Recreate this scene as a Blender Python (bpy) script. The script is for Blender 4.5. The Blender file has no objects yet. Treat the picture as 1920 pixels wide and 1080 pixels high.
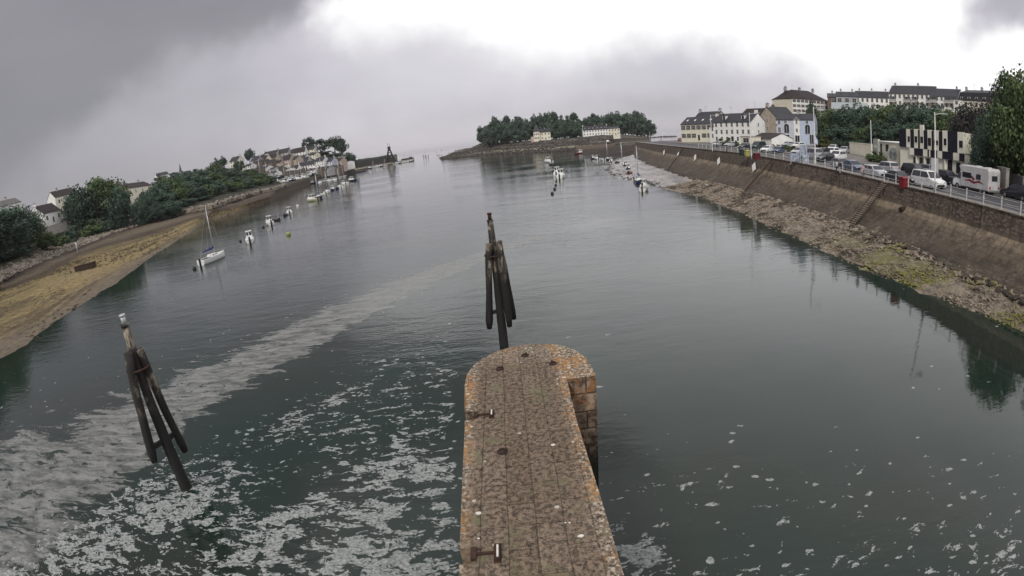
import bpy, math, random
import numpy as np
from mathutils import Vector, Matrix, noise as mnoise
R_ = math.radians
SC = bpy.context.scene
COL = SC.collection
random.seed(7)

# ------------------------------------------------------------------ camera
F = 947.25; PIT = -0.28911; ROLL = -0.10351; H = 12.0
def turn(a, b, c_):
    c, s = math.cos(ROLL), math.sin(ROLL); a, c_ = c*a - s*c_, s*a + c*c_
    c, s = math.cos(PIT), math.sin(PIT); return Vector((a, c*b - s*c_, s*b + c*c_))
def ray(x, y):
    dx = x-960; dy = 540-y; r = math.hypot(dx, dy) or 1e-6; th = r/F
    return turn(math.sin(th)*dx/r, math.cos(th), math.sin(th)*dy/r)
cam = bpy.data.cameras.new('camera'); cam_o = bpy.data.objects.new('camera', cam); COL.objects.link(cam_o); SC.camera = cam_o
_m = Matrix((turn(1, 0, 0), turn(0, 0, 1), -turn(0, 1, 0))).transposed().to_4x4(); _m.translation = Vector((0, 0, H)); cam_o.matrix_world = _m
cam.type = 'PANO'; cam.panorama_type = 'FISHEYE_LENS_POLYNOMIAL'; cam.fisheye_fov = R_(200)
cam.sensor_width = 36; cam.sensor_height = 20.25; cam.clip_end = 60000
cam.fisheye_polynomial_k0 = 0; cam.fisheye_polynomial_k1 = -1/(F*36/1920)
cam.fisheye_polynomial_k2 = cam.fisheye_polynomial_k3 = cam.fisheye_polynomial_k4 = 0

# ------------------------------------------------------------------ node helper
class N:
    def __init__(s, nt): s.nt = nt
    def n(s, t, **k):
        q = s.nt.nodes.new(t)
        for a, b in k.items(): setattr(q, a, b)
        return q
    def put(s, inp, v):
        if v is None: return
        if hasattr(v, 'is_output'): s.nt.links.new(v, inp)
        else: inp.default_value = v
    def m(s, op, a=None, b=None, c=None, clamp=False):
        q = s.n('ShaderNodeMath', operation=op, use_clamp=clamp)
        for i, v in enumerate((a, b, c)): s.put(q.inputs[i], v)
        return q.outputs[0]
    def mix(s, f, a, b, mode='MIX'):
        q = s.n('ShaderNodeMix', data_type='RGBA', blend_type=mode)
        s.put(q.inputs[0], f)
        for i, v in ((6, a), (7, b)):
            s.put(q.inputs[i], (*v, 1) if isinstance(v, tuple) and len(v) == 3 else v)
        return q.outputs[2]
    def noise(s, vec, scale, detail=4, rough=.55, dist=0):
        q = s.n('ShaderNodeTexNoise'); s.put(q.inputs['Vector'], vec)
        q.inputs['Scale'].default_value = scale; q.inputs['Detail'].default_value = detail
        q.inputs['Roughness'].default_value = rough; q.inputs['Distortion'].default_value = dist
        return q.outputs[0]
    def step(s, v, lo, hi):
        q = s.n('ShaderNodeMapRange', interpolation_type='SMOOTHSTEP'); s.put(q.inputs[0], v)
        s.put(q.inputs[1], lo); s.put(q.inputs[2], hi)
        return q.outputs[0]
    def map(s, vec, scale=(1, 1, 1), rot=(0, 0, 0), loc=(0, 0, 0)):
        q = s.n('ShaderNodeMapping'); s.put(q.inputs[0], vec); q.inputs[1].default_value = loc
        q.inputs[2].default_value = rot; q.inputs[3].default_value = scale; return q.outputs[0]
    def ramp(s, f, stops):
        q = s.n('ShaderNodeValToRGB'); s.put(q.inputs[0], f); e = q.color_ramp.elements
        while len(e) < len(stops): e.new(.5)
        for k, (p, c) in zip(e, stops): k.position = p; k.color = (*c, 1)
        return q.outputs[0]
    def bump(s, h, dist, strength=1, normal=None):
        q = s.n('ShaderNodeBump'); s.put(q.inputs['Height'], h); q.inputs['Distance'].default_value = dist
        q.inputs['Strength'].default_value = strength; s.put(q.inputs['Normal'], normal); return q.outputs[0]

# ------------------------------------------------------------------ world, sun, exposure
SUN_EL, SUN_AZ = R_(42), R_(205)
w = bpy.data.worlds.new('World'); SC.world = w; w.use_nodes = True
n = N(w.node_tree); bg = w.node_tree.nodes['Background']
sky = n.n('ShaderNodeTexSky', sky_type='NISHITA', sun_disc=False, sun_elevation=SUN_EL, sun_rotation=SUN_AZ)
d = n.n('ShaderNodeTexCoord').outputs['Generated']
sep = n.n('ShaderNodeSeparateXYZ'); n.put(sep.inputs[0], d)
wob = n.n('ShaderNodeTexNoise'); n.put(wob.inputs['Vector'], d); wob.inputs['Scale'].default_value = 5; wob.inputs['Detail'].default_value = 4
ws = n.n('ShaderNodeSeparateColor'); n.put(ws.inputs[0], wob.outputs['Color'])
wob2 = n.n('ShaderNodeTexNoise'); n.put(wob2.inputs['Vector'], d); wob2.inputs['Scale'].default_value = 16; wob2.inputs['Detail'].default_value = 5
ws2 = n.n('ShaderNodeSeparateColor'); n.put(ws2.inputs[0], wob2.outputs['Color'])
def wobble(v, ch, a1, a2): return n.m('ADD', v, n.m('ADD', n.m('MULTIPLY', n.m('SUBTRACT', ws.outputs[ch], .5), a1), n.m('MULTIPLY', n.m('SUBTRACT', ws2.outputs[ch], .5), a2)))
az = wobble(n.m('MULTIPLY', n.m('ARCTAN2', sep.outputs[0], sep.outputs[1]), 57.296), 0, 12, 5)
el = wobble(n.m('MULTIPLY', n.m('ARCSINE', sep.outputs[2]), 57.296), 1, 5, 3.2)
def curve(v, lo, hi, pts, scale):
    q = n.n('ShaderNodeValToRGB'); n.put(q.inputs[0], n.m('DIVIDE', n.m('SUBTRACT', v, lo), hi-lo, None, True)); e = q.color_ramp.elements
    while len(e) < len(pts): e.new(.5)
    for a, (x, y) in zip(e, pts): a.position = (x-lo)/(hi-lo); a.color = (y/scale,)*3+(1,)
    return n.m('MULTIPLY', q.outputs[0], scale)
base_ = curve(az, -180, 180, [(-150, .30), (-75, .19), (-58, .20), (-45, .25), (-30, .30), (-12, .41), (5, .43), (20, .37), (36, .46), (62, .55), (90, .5), (150, .4)], 1.0)
base_ = n.m('MULTIPLY', base_, curve(el, 0, 90, [(0, 1.0), (2.5, 1.0), (7, 1.1), (15, 1.15), (40, 1.2), (90, 1.0)], 2.0))
e1 = curve(az, -180, 180, [(-80, 0), (-62, 1), (-49, 7.2), (-42.7, 10.8), (-36.5, 13.6), (-29, 15.3), (-22, 16.6), (-16, 18.5), (-5, 22), (20, 40), (60, 60)], 60)
m1 = n.step(n.m('SUBTRACT', el, e1), -2.6, 3.0); m1 = n.m('MULTIPLY', m1, n.step(el, 44, 30))
e2 = curve(az, -180, 180, [(-40, 50), (-20, 17), (-14, 13.8), (-2.4, 12.6), (5, 10.6), (11, 9.6), (15, 11), (23, 9.9), (31, 7.6), (38, 5.4), (45, 4.4), (70, 4), (100, 20)], 60)
m2 = n.m('POWER', n.step(n.m('SUBTRACT', el, e2), -4.2, 4.6), 1.2)
def blob(a0, e0, sa, se, rot, amp, sharp=1.0):
    da = n.m('SUBTRACT', az, a0); de = n.m('SUBTRACT', el, e0); c, s_ = math.cos(R_(rot)), math.sin(R_(rot))
    p = n.m('ADD', n.m('MULTIPLY', da, c/sa), n.m('MULTIPLY', de, s_/sa))
    q = n.m('ADD', n.m('MULTIPLY', da, -s_/se), n.m('MULTIPLY', de, c/se))
    r2 = n.m('ADD', n.m('MULTIPLY', p, p), n.m('MULTIPLY', q, q))
    if sharp > 1: r2 = n.m('POWER', r2, sharp)
    return n.m('MULTIPLY', n.m('EXPONENT', n.m('MULTIPLY', r2, -1)), amp)
white = curve(el, 0, 90, [(0, .93), (22, .90), (34, .78), (50, .58), (90, .5)], 1.0)
def lerp(a, b, f): return n.m('ADD', a, n.m('MULTIPLY', n.m('SUBTRACT', b, a), f))
tot = lerp(base_, white, m2)
tot = lerp(tot, .19, n.m('MULTIPLY', m1, .93))
for b in [(59, 13.5, 7, 3.0, 25, -.58, 1.5), (-2, 19, 7, 2.0, 0, -.35, 1.3), (20, 3, 22, 1.8, 0, -.05), (47, 8, 7, 1.3, 0, -.14)]: tot = n.m('ADD', tot, blob(*b))
tot = n.m('ADD', tot, n.m('MULTIPLY', n.m('SUBTRACT', n.noise(n.map(d, (1, 1, 3)), 3.0, 6, .55), .5), n.m('MULTIPLY', tot, .30)))
tot = n.m('MAXIMUM', tot, .06)
tot = n.m('MINIMUM', tot, 1.05)
tint = n.mix(n.step(tot, .15, .6), (1.0, .97, 1.06), (1.0, .985, 1.0))
tint = n.mix(n.step(n.m('ABSOLUTE', n.m('SUBTRACT', tot, .38)), .22, 0.0), tint, (1.0, .955, 1.04))
vm = n.n('ShaderNodeVectorMath', operation='SCALE'); n.put(vm.inputs[0], tint); n.put(vm.inputs[3], tot)
cs = n.n('ShaderNodeVectorMath', operation='SCALE'); n.put(cs.inputs[0], sky.outputs[0]); cs.inputs[3].default_value = .004
ad = n.n('ShaderNodeVectorMath', operation='ADD'); n.put(ad.inputs[0], vm.outputs[0]); n.put(ad.inputs[1], cs.outputs[0])
sc_ = n.n('ShaderNodeVectorMath', operation='SCALE'); n.put(sc_.inputs[0], ad.outputs[0]); sc_.inputs[3].default_value = 10
n.put(bg.inputs[0], sc_.outputs[0]); bg.inputs[1].default_value = .1
sl = bpy.data.lights.new('sun', 'SUN'); sl.energy = 1.5; sl.angle = R_(12); sl.color = (1, .96, .9)
so = bpy.data.objects.new('sun', sl); COL.objects.link(so)
sd = Vector((math.sin(SUN_AZ)*math.cos(SUN_EL), math.cos(SUN_AZ)*math.cos(SUN_EL), math.sin(SUN_EL)))
so.rotation_euler = sd.to_track_quat('Z', 'Y').to_euler()
vs = SC.view_settings; vs.view_transform = 'Standard'; vs.look = 'None'; vs.gamma = 1; vs.use_curve_mapping = False; vs.exposure = .5

# ------------------------------------------------------------------ pixel -> place (used to find where things stand)
def G(x, y, z=0.0):
    v = ray(x, y); t = (z-H)/v.z; return Vector((v.x*t, v.y*t, z))
def D(x, y, d):
    v = ray(x, y); h = math.hypot(v.x, v.y); return Vector((v.x/h*d, v.y/h*d, H+v.z/h*d))
def AZ(x, y):
    v = ray(x, y); return math.atan2(v.x, v.y)
def pix(X, Y, Z):           # vectorised world -> pixel
    a, b, c_ = X, Y, Z-H
    c, s = math.cos(-PIT), math.sin(-PIT); b, c_ = c*b-s*c_, s*b+c*c_
    c, s = math.cos(-ROLL), math.sin(-ROLL); a, c_ = c*a-s*c_, s*a+c*c_
    nn = np.sqrt(a*a+b*b+c_*c_); th = np.arccos(np.clip(b/nn, -1, 1)); r = th*F; q = np.sqrt(a*a+c_*c_)+1e-9
    return 960+r*a/q, 540-r*c_/q
def interp(v, xs, ys): return float(np.interp(v, xs, ys))

# ------------------------------------------------------------------ mesh helper
def link(name, me, parent=None):
    o = bpy.data.objects.new(name, me); COL.objects.link(o)
    if parent: o.parent = parent
    return o
def tag(o, label=None, cat=None, group=None, kind=None):
    if label: o['label'] = label
    if cat: o['category'] = cat
    if group: o['group'] = group
    if kind: o['kind'] = kind
    return o
def thing(name, label, cat, loc=(0, 0, 0), rz=0, group=None, scale=None):
    o = link(name, None); o.location = loc; o.rotation_euler = (0, 0, rz); o.empty_display_size = .1
    if scale: o.scale = scale
    return tag(o, label, cat, group)
class MB:
    def __init__(s): s.v = []; s.f = []; s.mi = []; s.sm = []
    def add(s, vs, fs, mi=0, smooth=False):
        b = len(s.v); s.v += [tuple(p) for p in vs]; s.f += [tuple(i+b for i in f) for f in fs]; s.mi += [mi]*len(fs); s.sm += [smooth]*len(fs); return s
    def box(s, x0, x1, y0, y1, z0, z1, mi=0):
        v = [(x, y, z) for z in (z0, z1) for y in (y0, y1) for x in (x0, x1)]
        return s.add(v, [(0, 2, 3, 1), (4, 5, 7, 6), (0, 1, 5, 4), (2, 6, 7, 3), (0, 4, 6, 2), (1, 3, 7, 5)], mi)
    def bar(s, a, b, w_, h_=None, mi=0):
        a, b = Vector(a), Vector(b); h_ = h_ or w_; d_ = (b-a).normalized(); u = d_.cross(Vector((0, 0, 1)))
        u = u.normalized() if u.length > 1e-3 else Vector((1, 0, 0)); v = u.cross(d_)
        c = [(-1, -1), (1, -1), (1, 1), (-1, 1)]
        vs_ = [p+u*(i*w_/2)+v*(j*h_/2) for p in (a, b) for i, j in c]
        return s.add(vs_, [(0, 3, 2, 1), (4, 5, 6, 7), (0, 1, 5, 4), (1, 2, 6, 5), (2, 3, 7, 6), (3, 0, 4, 7)], mi)
    def tube(s, pts, rad, seg=8, mi=0, smooth=True, cap=True, wob=0):
        pts = [Vector(p) for p in pts]; rad = rad if isinstance(rad, (list, tuple)) else [rad]*len(pts); rings = []
        b = len(s.v); u = None
        for i, p in enumerate(pts):
            t = (pts[min(i+1, len(pts)-1)]-pts[max(i-1, 0)]).normalized()
            if u is None: u = t.orthogonal().normalized()
            u = (u-t*u.dot(t)).normalized(); v = t.cross(u)
            for k in range(seg):
                a = 2*math.pi*k/seg; r = rad[i]*(1+(random.uniform(-wob, wob) if wob else 0)); s.v.append(tuple(p+u*math.cos(a)*r+v*math.sin(a)*r))
        for i in range(len(pts)-1):
            for k in range(seg):
                a0 = b+i*seg+k; a1 = b+i*seg+(k+1) % seg; s.f.append((a0, a1, a1+seg, a0+seg)); s.mi.append(mi); s.sm.append(smooth)
        if cap:
            for f in (tuple(range(b+seg-1, b-1, -1)), tuple(range(b+(len(pts)-1)*seg, b+len(pts)*seg))): s.f.append(f); s.mi.append(mi); s.sm.append(False)
        return s
    def prism(s, poly, z0, z1, mi=0):     # poly in xy
        k = len(poly); v = [(x, y, z0) for x, y in poly]+[(x, y, z1) for x, y in poly]
        return s.add(v, [tuple(range(k-1, -1, -1)), tuple(range(k, 2*k))]+[(i, (i+1) % k, (i+1) % k+k, i+k) for i in range(k)], mi)
    def side(s, poly, y0, y1, mi=0, taper=None):     # poly in xz extruded along y
        k = len(poly); t = taper or (lambda x, z: 1)
        v = [(x, y0*t(x, z), z) for x, z in poly]+[(x, y1*t(x, z), z) for x, z in poly]
        return s.add(v, [tuple(range(k)), tuple(range(2*k-1, k-1, -1))]+[(i, i+k, (i+1) % k+k, (i+1) % k) for i in range(k)], mi)
    def ball(s, c, r, mi=0, seg=10, rings=6, sc=(1, 1, 1)):
        b = len(s.v); c = Vector(c)
        for i in range(rings+1):
            th = math.pi*i/rings
            for k in range(seg):
                a = 2*math.pi*k/seg; s.v.append((c.x+r*sc[0]*math.sin(th)*math.cos(a), c.y+r*sc[1]*math.sin(th)*math.sin(a), c.z+r*sc[2]*math.cos(th)))
        for i in range(rings):
            for k in range(seg):
                a0 = b+i*seg+k; a1 = b+i*seg+(k+1) % seg; s.f.append((a0, a0+seg, a1+seg, a1)); s.mi.append(mi); s.sm.append(True)
        return s
    def mesh(s, name, mats):
        me = bpy.data.meshes.new(name); me.from_pydata(s.v, [], s.f)
        for m in (mats if isinstance(mats, (list, tuple)) else [mats]): me.materials.append(m)
        me.polygons.foreach_set('material_index', s.mi); me.polygons.foreach_set('use_smooth', s.sm); me.update(); return me
    def build(s, name, mats, parent=None): return link(name, s.mesh(name, mats), parent)
def npmesh(name, V, Q, mats, smooth=False, attrs=None, nside=4, mi=None):
    me = bpy.data.meshes.new(name); V = np.asarray(V, np.float32); Q = np.asarray(Q, np.int32)
    me.vertices.add(len(V)); me.vertices.foreach_set('co', V.ravel())
    me.loops.add(Q.size); me.loops.foreach_set('vertex_index', Q.ravel())
    me.polygons.add(len(Q)); me.polygons.foreach_set('loop_start', np.arange(len(Q), dtype=np.int32)*nside)
    me.polygons.foreach_set('loop_total', np.full(len(Q), nside, np.int32))
    for m in (mats if isinstance(mats, (list, tuple)) else [mats]): me.materials.append(m)
    if mi is not None: me.polygons.foreach_set('material_index', np.asarray(mi, np.int32))
    me.update(calc_edges=True); me.polygons.foreach_set('use_smooth', np.full(len(Q), smooth, bool))
    for k, a in (attrs or {}).items():
        at = me.attributes.new(k, 'FLOAT', 'POINT'); at.data.foreach_set('value', np.asarray(a, np.float32))
    return me
def gridq(nr, nc):
    i = np.arange(nr*nc).reshape(nr, nc); return np.stack([i[:-1, :-1], i[:-1, 1:], i[1:, 1:], i[1:, :-1]], -1).reshape(-1, 4)

# ------------------------------------------------------------------ materials
MT = {}
def mat(name, c1, c2=None, rough=.8, scale=2, bump=0, metal=0, spec=.3, detail=5, streak=None, bscale=None, third=None):
    if name in MT: return MT[name]
    m = bpy.data.materials.new(name); m.use_nodes = True; k = N(m.node_tree); p = m.node_tree.nodes['Principled BSDF']
    p.inputs['Roughness'].default_value = rough; p.inputs['Metallic'].default_value = metal; p.inputs['Specular IOR Level'].default_value = spec
    v = k.n('ShaderNodeTexCoord').outputs['Object']
    if streak: v = k.map(v, streak)
    if c2 is None: c2 = tuple(x*.75 for x in c1)
    no = k.noise(v, scale, detail, .6); c = k.mix(k.step(no, .35, .65), c1, c2)
    if third: c = k.mix(k.step(k.noise(v, scale*.37, 4, .6, .5), third[1], third[1]+.1), c, third[0])
    k.put(p.inputs[0], c)
    if bump: k.put(p.inputs['Normal'], k.bump(k.noise(v, bscale or scale*2, 5, .6), bump))
    MT[name] = m; return m
WHITE = mat('white_render', (.84, .83, .80), (.74, .73, .70), scale=.6)
CREAM = mat('cream_render', (.76, .72, .60), (.66, .62, .50), scale=.6)
BEIGE = mat('beige_render', (.5, .43, .34), (.4, .34, .27), scale=.6)
PINK = mat('pink_render', (.5, .40, .33), (.42, .33, .28), scale=.6)
BLUE = mat('blue_grey_render', (.55, .57, .65), (.47, .49, .57), scale=.6)
BROWNW = mat('brown_stone_wall', (.2, .15, .12), (.11, .085, .07), scale=1.5, bump=.05)
GREYW = mat('grey_render', (.42, .42, .42), (.32, .32, .33), scale=.6)
SLATE = mat('slate', (.035, .034, .04), (.022, .022, .028), rough=.55, scale=1.2, bump=.02, streak=(1, 1, 4))
BROOF = mat('brown_tile', (.042, .030, .030), (.026, .02, .02), rough=.8, scale=1.5, bump=.02, streak=(1, 1, 4))
GLASS = mat('dark_glass', (.02, .023, .03), (.03, .03, .04), rough=.12, spec=.6)
TRIM = mat('white_trim', (.75, .75, .73), (.62, .62, .6), rough=.5)
SHUT = mat('dark_shutter', (.05, .035, .035), (.03, .022, .025))
WOODD = mat('dark_door', (.04, .03, .03))
METAL = mat('galvanised_metal', (.55, .56, .58), (.42, .43, .45), rough=.45, metal=.3)
RAILW = mat('rail_paint', (.62, .62, .6), (.42, .42, .41), rough=.5)
BLACK = mat('black_rubber', (.012, .012, .013), rough=.7)
RIM = mat('wheel_rim', (.4, .4, .42), rough=.35, metal=.7)
LAMPG = mat('lamp_lens', (.75, .78, .8), rough=.2)
REDP = mat('red_paint', (.24, .02, .03), (.16, .015, .02), rough=.5)
TAIL = mat('tail_light', (.4, .02, .02), rough=.3)
RUST = mat('rusty_iron', (.06, .03, .02), (.03, .018, .014), rough=.85, scale=8)
BARK = mat('bark', (.07, .055, .045), (.035, .028, .024), scale=6, bump=.03, streak=(1, 1, .3))
NAVY = mat('navy_canvas', (.02, .035, .16), (.014, .024, .11))
YELL = mat('yellow_plastic', (.42, .42, .12), rough=.5)
GELW = mat('white_gelcoat', (.8, .8, .78), (.68, .68, .66), rough=.3, spec=.5)
GELR = mat('red_hull', (.16, .03, .045), rough=.35)
GELB = mat('navy_hull', (.02, .03, .09), rough=.35)
GELY = mat('pale_yellow_hull', (.55, .54, .36), rough=.4)
ANTI = mat('dark_antifouling', (.03, .02, .02), (.02, .03, .02), rough=.8)
ALU = mat('aluminium_mast', (.6, .6, .62), rough=.35, metal=.5)
BUOYO = mat('dark_buoy', (.02, .02, .02), (.05, .03, .03), rough=.6)
CONC = mat('concrete', (.35, .33, .3), (.24, .22, .2), scale=1.2, bump=.01)
def leafmat(name, a, b, c):
    m = bpy.data.materials.new(name); m.use_nodes = True; k = N(m.node_tree); p = m.node_tree.nodes['Principled BSDF']
    g = k.n('ShaderNodeNewGeometry'); v = g.outputs['Position']
    at = k.n('ShaderNodeAttribute', attribute_name='tone').outputs['Fac']
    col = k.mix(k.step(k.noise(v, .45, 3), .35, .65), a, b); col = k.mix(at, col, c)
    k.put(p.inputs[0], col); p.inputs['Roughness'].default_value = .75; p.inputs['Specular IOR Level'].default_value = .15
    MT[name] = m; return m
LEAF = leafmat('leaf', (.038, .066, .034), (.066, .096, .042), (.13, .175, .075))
LEAFD = leafmat('dark_leaf', (.024, .042, .034), (.040, .064, .044), (.08, .12, .08))
LEAFB = leafmat('bluish_leaf', (.036, .060, .050), (.052, .084, .062), (.11, .16, .11))
LEAFO = leafmat('olive_leaf', (.050, .060, .020), (.075, .070, .030), (.11, .11, .05))
LEAFP = leafmat('purple_leaf', (.035, .028, .034), (.03, .036, .03), (.075, .07, .07))
# ------------------------------------------------------------------ terrain, shores and water (large structure)
def smooth_noise(X, Y, s, seed=0):
    return np.array([mnoise.fractal(Vector((x*s+seed, y*s, seed*.37)), 1.0, 2.0, 4) for x, y in zip(np.ravel(X), np.ravel(Y))]).reshape(np.shape(X))
class Polar:
    """terrain seen as rows along a shore: each row is a list of (azimuth, distance, height)"""
    def __init__(s, rows):
        s.rows = [np.array(sorted(r), float) for r in rows]
    def at(s, a):
        d = [np.interp(a, r[:, 0], r[:, 1]) for r in s.rows]; z = [np.interp(a, r[:, 0], r[:, 2]) for r in s.rows]
        for i in range(1, len(d)): d[i] = max(d[i], d[i-1]+.8)
        return d, z
    def z(s, a, dist):
        d, z = s.at(a); return float(np.interp(dist, d, z))
    def build(s, name, a0, a1, na, sub, mats, rough, seed):
        A = np.linspace(a0, a1, na); rowsD = []; rowsZ = []; band = []
        per = [s.at(a) for a in A]
        for i in range(len(s.rows)-1):
            k = sub[i] if isinstance(sub, (list, tuple)) else sub
            for j in range(k):
                t = j/k; rowsD.append([p[0][i]*(1-t)+p[0][i+1]*t for p in per]); rowsZ.append([p[1][i]*(1-t)+p[1][i+1]*t for p in per]); band.append(i+t)
        rowsD.append([p[0][-1] for p in per]); rowsZ.append([p[1][-1] for p in per]); band.append(len(s.rows)-1)
        Dm, Zm = np.array(rowsD), np.array(rowsZ); X = Dm*np.sin(A)[None, :]; Y = Dm*np.cos(A)[None, :]
        amp = np.interp(np.array(band), range(len(s.rows)), rough)[:, None]
        Zm = Zm+smooth_noise(X, Y, .06, seed)*amp+smooth_noise(X, Y, .35, seed+3)*amp*.35
        V = np.stack([X, Y, Zm], -1).reshape(-1, 3)
        bd = np.repeat(np.array(band), na)
        return link(name, npmesh(name, V, gridq(len(band), na), mats, True, {'band': bd}))
def shoremat(name, stops, nb, gritscale=1.2, bump=.12, amp=.5, gloss=.75, streak=False):
    m = bpy.data.materials.new(name); m.use_nodes = True; k = N(m.node_tree); p = m.node_tree.nodes['Principled BSDF']
    pos = k.n('ShaderNodeNewGeometry').outputs['Position']; b = k.n('ShaderNodeAttribute', attribute_name='band').outputs['Fac']
    b = k.m('ADD', b, k.m('MULTIPLY', k.m('SUBTRACT', k.noise(pos, .12, 6, .65), .5), amp*2.2))
    b = k.m('ADD', b, k.m('MULTIPLY', k.m('SUBTRACT', k.noise(pos, 1.1, 4, .65), .5), amp*.9))
    b0 = k.n('ShaderNodeAttribute', attribute_name='band').outputs['Fac']
    c = k.ramp(k.m('DIVIDE', b, nb), [(q/nb, col) for q, col in stops])
    if streak:
        sx = k.n('ShaderNodeSeparateXYZ'); k.put(sx.inputs[0], pos); cv = k.n('ShaderNodeCombineXYZ'); k.put(cv.inputs[0], k.m('MULTIPLY', b0, 7)); k.put(cv.inputs[1], k.m('MULTIPLY', sx.outputs[1], .03)); st = k.noise(cv.outputs[0], 1.0, 7, .7, .6)
        sandy = k.m('MULTIPLY', k.step(b0, 1.0, 1.2), k.step(b0, 2.3, 2.0))
        c = k.mix(k.m('MULTIPLY', k.m('MULTIPLY', k.step(st, .50, .60), sandy), .75), c, (.075, .055, .035))
        c = k.mix(k.m('MULTIPLY', k.m('MULTIPLY', k.step(st, .44, .36), sandy), .6), c, (.30, .24, .16)); c = k.mix(k.m('MULTIPLY', k.step(sx.outputs[1], 165, 225), k.m('MULTIPLY', k.step(b0, 2.8, 2.5), .8)), c, k.mix(k.step(st, .4, .6), (.085, .055, .04), (.045, .03, .024)))
        c = k.mix(k.m('MULTIPLY', k.step(k.noise(pos, .9, 7, .75), .52, .62), k.m('MULTIPLY', sandy, .6)), c, (.05, .038, .025))
    g = k.noise(pos, gritscale, 6, .7); c = k.mix(k.step(g, .3, .7), c, k.mix(.55, c, (.02, .015, .012)))
    vor = k.n('ShaderNodeTexVoronoi'); k.put(vor.inputs['Vector'], pos); vor.inputs['Scale'].default_value = gritscale*.9
    k.put(p.inputs[0], c); p.inputs['Roughness'].default_value = gloss; p.inputs['Specular IOR Level'].default_value = .25
    k.put(p.inputs['Normal'], k.bump(k.m('ADD', g, vor.outputs[0]), bump)); MT[name] = m; return m
def prow(pts, z, ext=None, off=0):
    out = []
    for p in pts:
        q = G(p[0], p[1], z); dd = math.hypot(q.x, q.y)+off
        if len(p) > 2: dd = p[2]
        out.append((AZ(p[0], p[1]), dd, z))
    return out+(ext or [])
# ---- left bank
wl = prow([(0, 672), (48, 650), (126, 594), (178, 557), (218, 532), (259, 500), (315, 463), (356, 437), (389, 415), (455, 395), (505, 379), (522, 370), (545, 359), (567, 350), (595, 342), (633, 332), (662, 325), (684, 320)], 0, [(R_(-66), 58, 0), (R_(-80), 52, 0), (R_(-95), 50, 0)])
sand = prow([(0, 546), (48, 530), (85, 513), (148, 483), (204, 465), (259, 450), (315, 431), (370, 411), (400, 399), (444, 387), (500, 372), (545, 356), (595, 339), (633, 329), (684, 318)], 2.3, [(R_(-66), 110, 2.3), (R_(-95), 80, 2.3)])
dark = prow([(0, 531), (48, 505), (111, 480), (174, 454), (222, 435), (281, 417), (333, 405), (400, 391), (480, 366), (545, 351), (595, 335), (633, 326), (684, 316)], 4.0, [(R_(-66), 125, 4), (R_(-95), 95, 4)])
rip = prow([(0, 512), (48, 492), (93, 468), (148, 447), (207, 428), (237, 418), (296, 409), (345, 399), (400, 386), (450, 372), (480, 360), (545, 346), (595, 332), (633, 324), (684, 314)], 5.6, [(R_(-66), 140, 5.6), (R_(-95), 110, 5.6)])
def shift(r, dd, dz): return [(a, d_+dd, z+dz) for a, d_, z in r]
A_ = [R_(x) for x in (-95, -58, -52, -47, -42, -36, -31, -27, -24, -21, -19.0, -17.5, -16.2)]
def azrow(ds, zs): return list(zip(A_, ds, zs))
low = azrow([125, 185, 215, 258, 275, 240, 262, 330, 400, 420, 440, 460, 470], [8.5, 8.5, 12.0, 10.0, 9, 8.5, 8, 7, 5, 5, 5, 4.5, 3.0])
mid = azrow([150, 220, 240, 285, 300, 290, 320, 400, 445, 470, 490, 500, 500], [12, 12.5, 15.5, 15, 13, 12, 12, 13, 14, 15, 16, 9, 4.0])
high = azrow([220, 300, 320, 340, 360, 380, 420, 480, 510, 530, 540, 540, 540], [19, 20, 24, 24, 21, 19, 18, 20, 24, 29, 27, 14, 5])
back = azrow([500, 560, 600, 640, 700, 700, 700, 680, 640, 620, 620, 600, 580], [22, 24, 26, 28, 30, 30, 24, 22, 24, 28, 22, 8, 1])
far_ = [(a, d_+300, -2) for a, d_, z in back]
LEFT = Polar([[(a, d_-14, -1.6) for a, d_, z in wl], wl, sand, dark, rip, low, mid, high, back, far_])
LM = shoremat('left_bank', [(0, (.06, .05, .035)), (1.0, (.16, .13, .095)), (1.12, (.20, .16, .11)), (1.35, (.31, .235, .105)), (1.85, (.26, .20, .085)), (2.15, (.05, .034, .022)), (2.55, (.16, .125, .085)), (2.95, (.045, .03, .022)), (3.35, (.17, .15, .11)), (3.95, (.13, .115, .08)), (4.2, (.04, .038, .022)), (5.2, (.035, .04, .022)), (6, (.07, .055, .045)), (7, (.04, .05, .025)), (9, (.06, .07, .03))], 9, 1.0, .18, .22, streak=True)
tag(LEFT.build('left_bank_ground', R_(-95), R_(-16.2), 420, [4, 22, 12, 12, 10, 4, 4, 4, 2], LM, [0, .15, .45, .6, .5, .5, .6, .8, 1, 0], 1), kind='structure')
# ---- island
IR = [(826, 299, 298.6, 298.2, 297.8), (850, 297, 292.5, 289, 287), (880, 294, 288, 283, 280), (905, 291.5, 284, 276, 268), (960, 288, 280, 273, 268), (1015, 286, 277, 270, 263.5), (1050, 284, 274, 268, 262), (1080, 282.5, 273, 267, 259.5), (1130, 279.5, 271, 263, 254), (1144, 278, 270, 263, 254.5)]
iw, i1, i2, i3 = [], [], [], []
for px, a0, a1, a2, a3 in IR:
    d0 = G(px, a0, 0).xy.length; q = 1 if px > 860 else .3
    for lst, row, dd in ((iw, a0, 0), (i1, a1, 25*q), (i2, a2, 52*q), (i3, a3, 85*q)): lst.append((AZ(px, row), d0+dd, max(D(px, row, d0+dd).z, 0) if dd else 0))
for lst, tl in ((iw, (545, 0, 640, 0)), (i1, (549, 1.5, 643, .5)), (i2, (553, 4.5, 648, 2)), (i3, (558, 10.5, 655, 4))): lst += [(AZ(1152, 270), tl[0], tl[1]), (AZ(1219, 266), tl[2], tl[3])]
iw.append((AZ(1148, 276), 470, 0))
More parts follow.
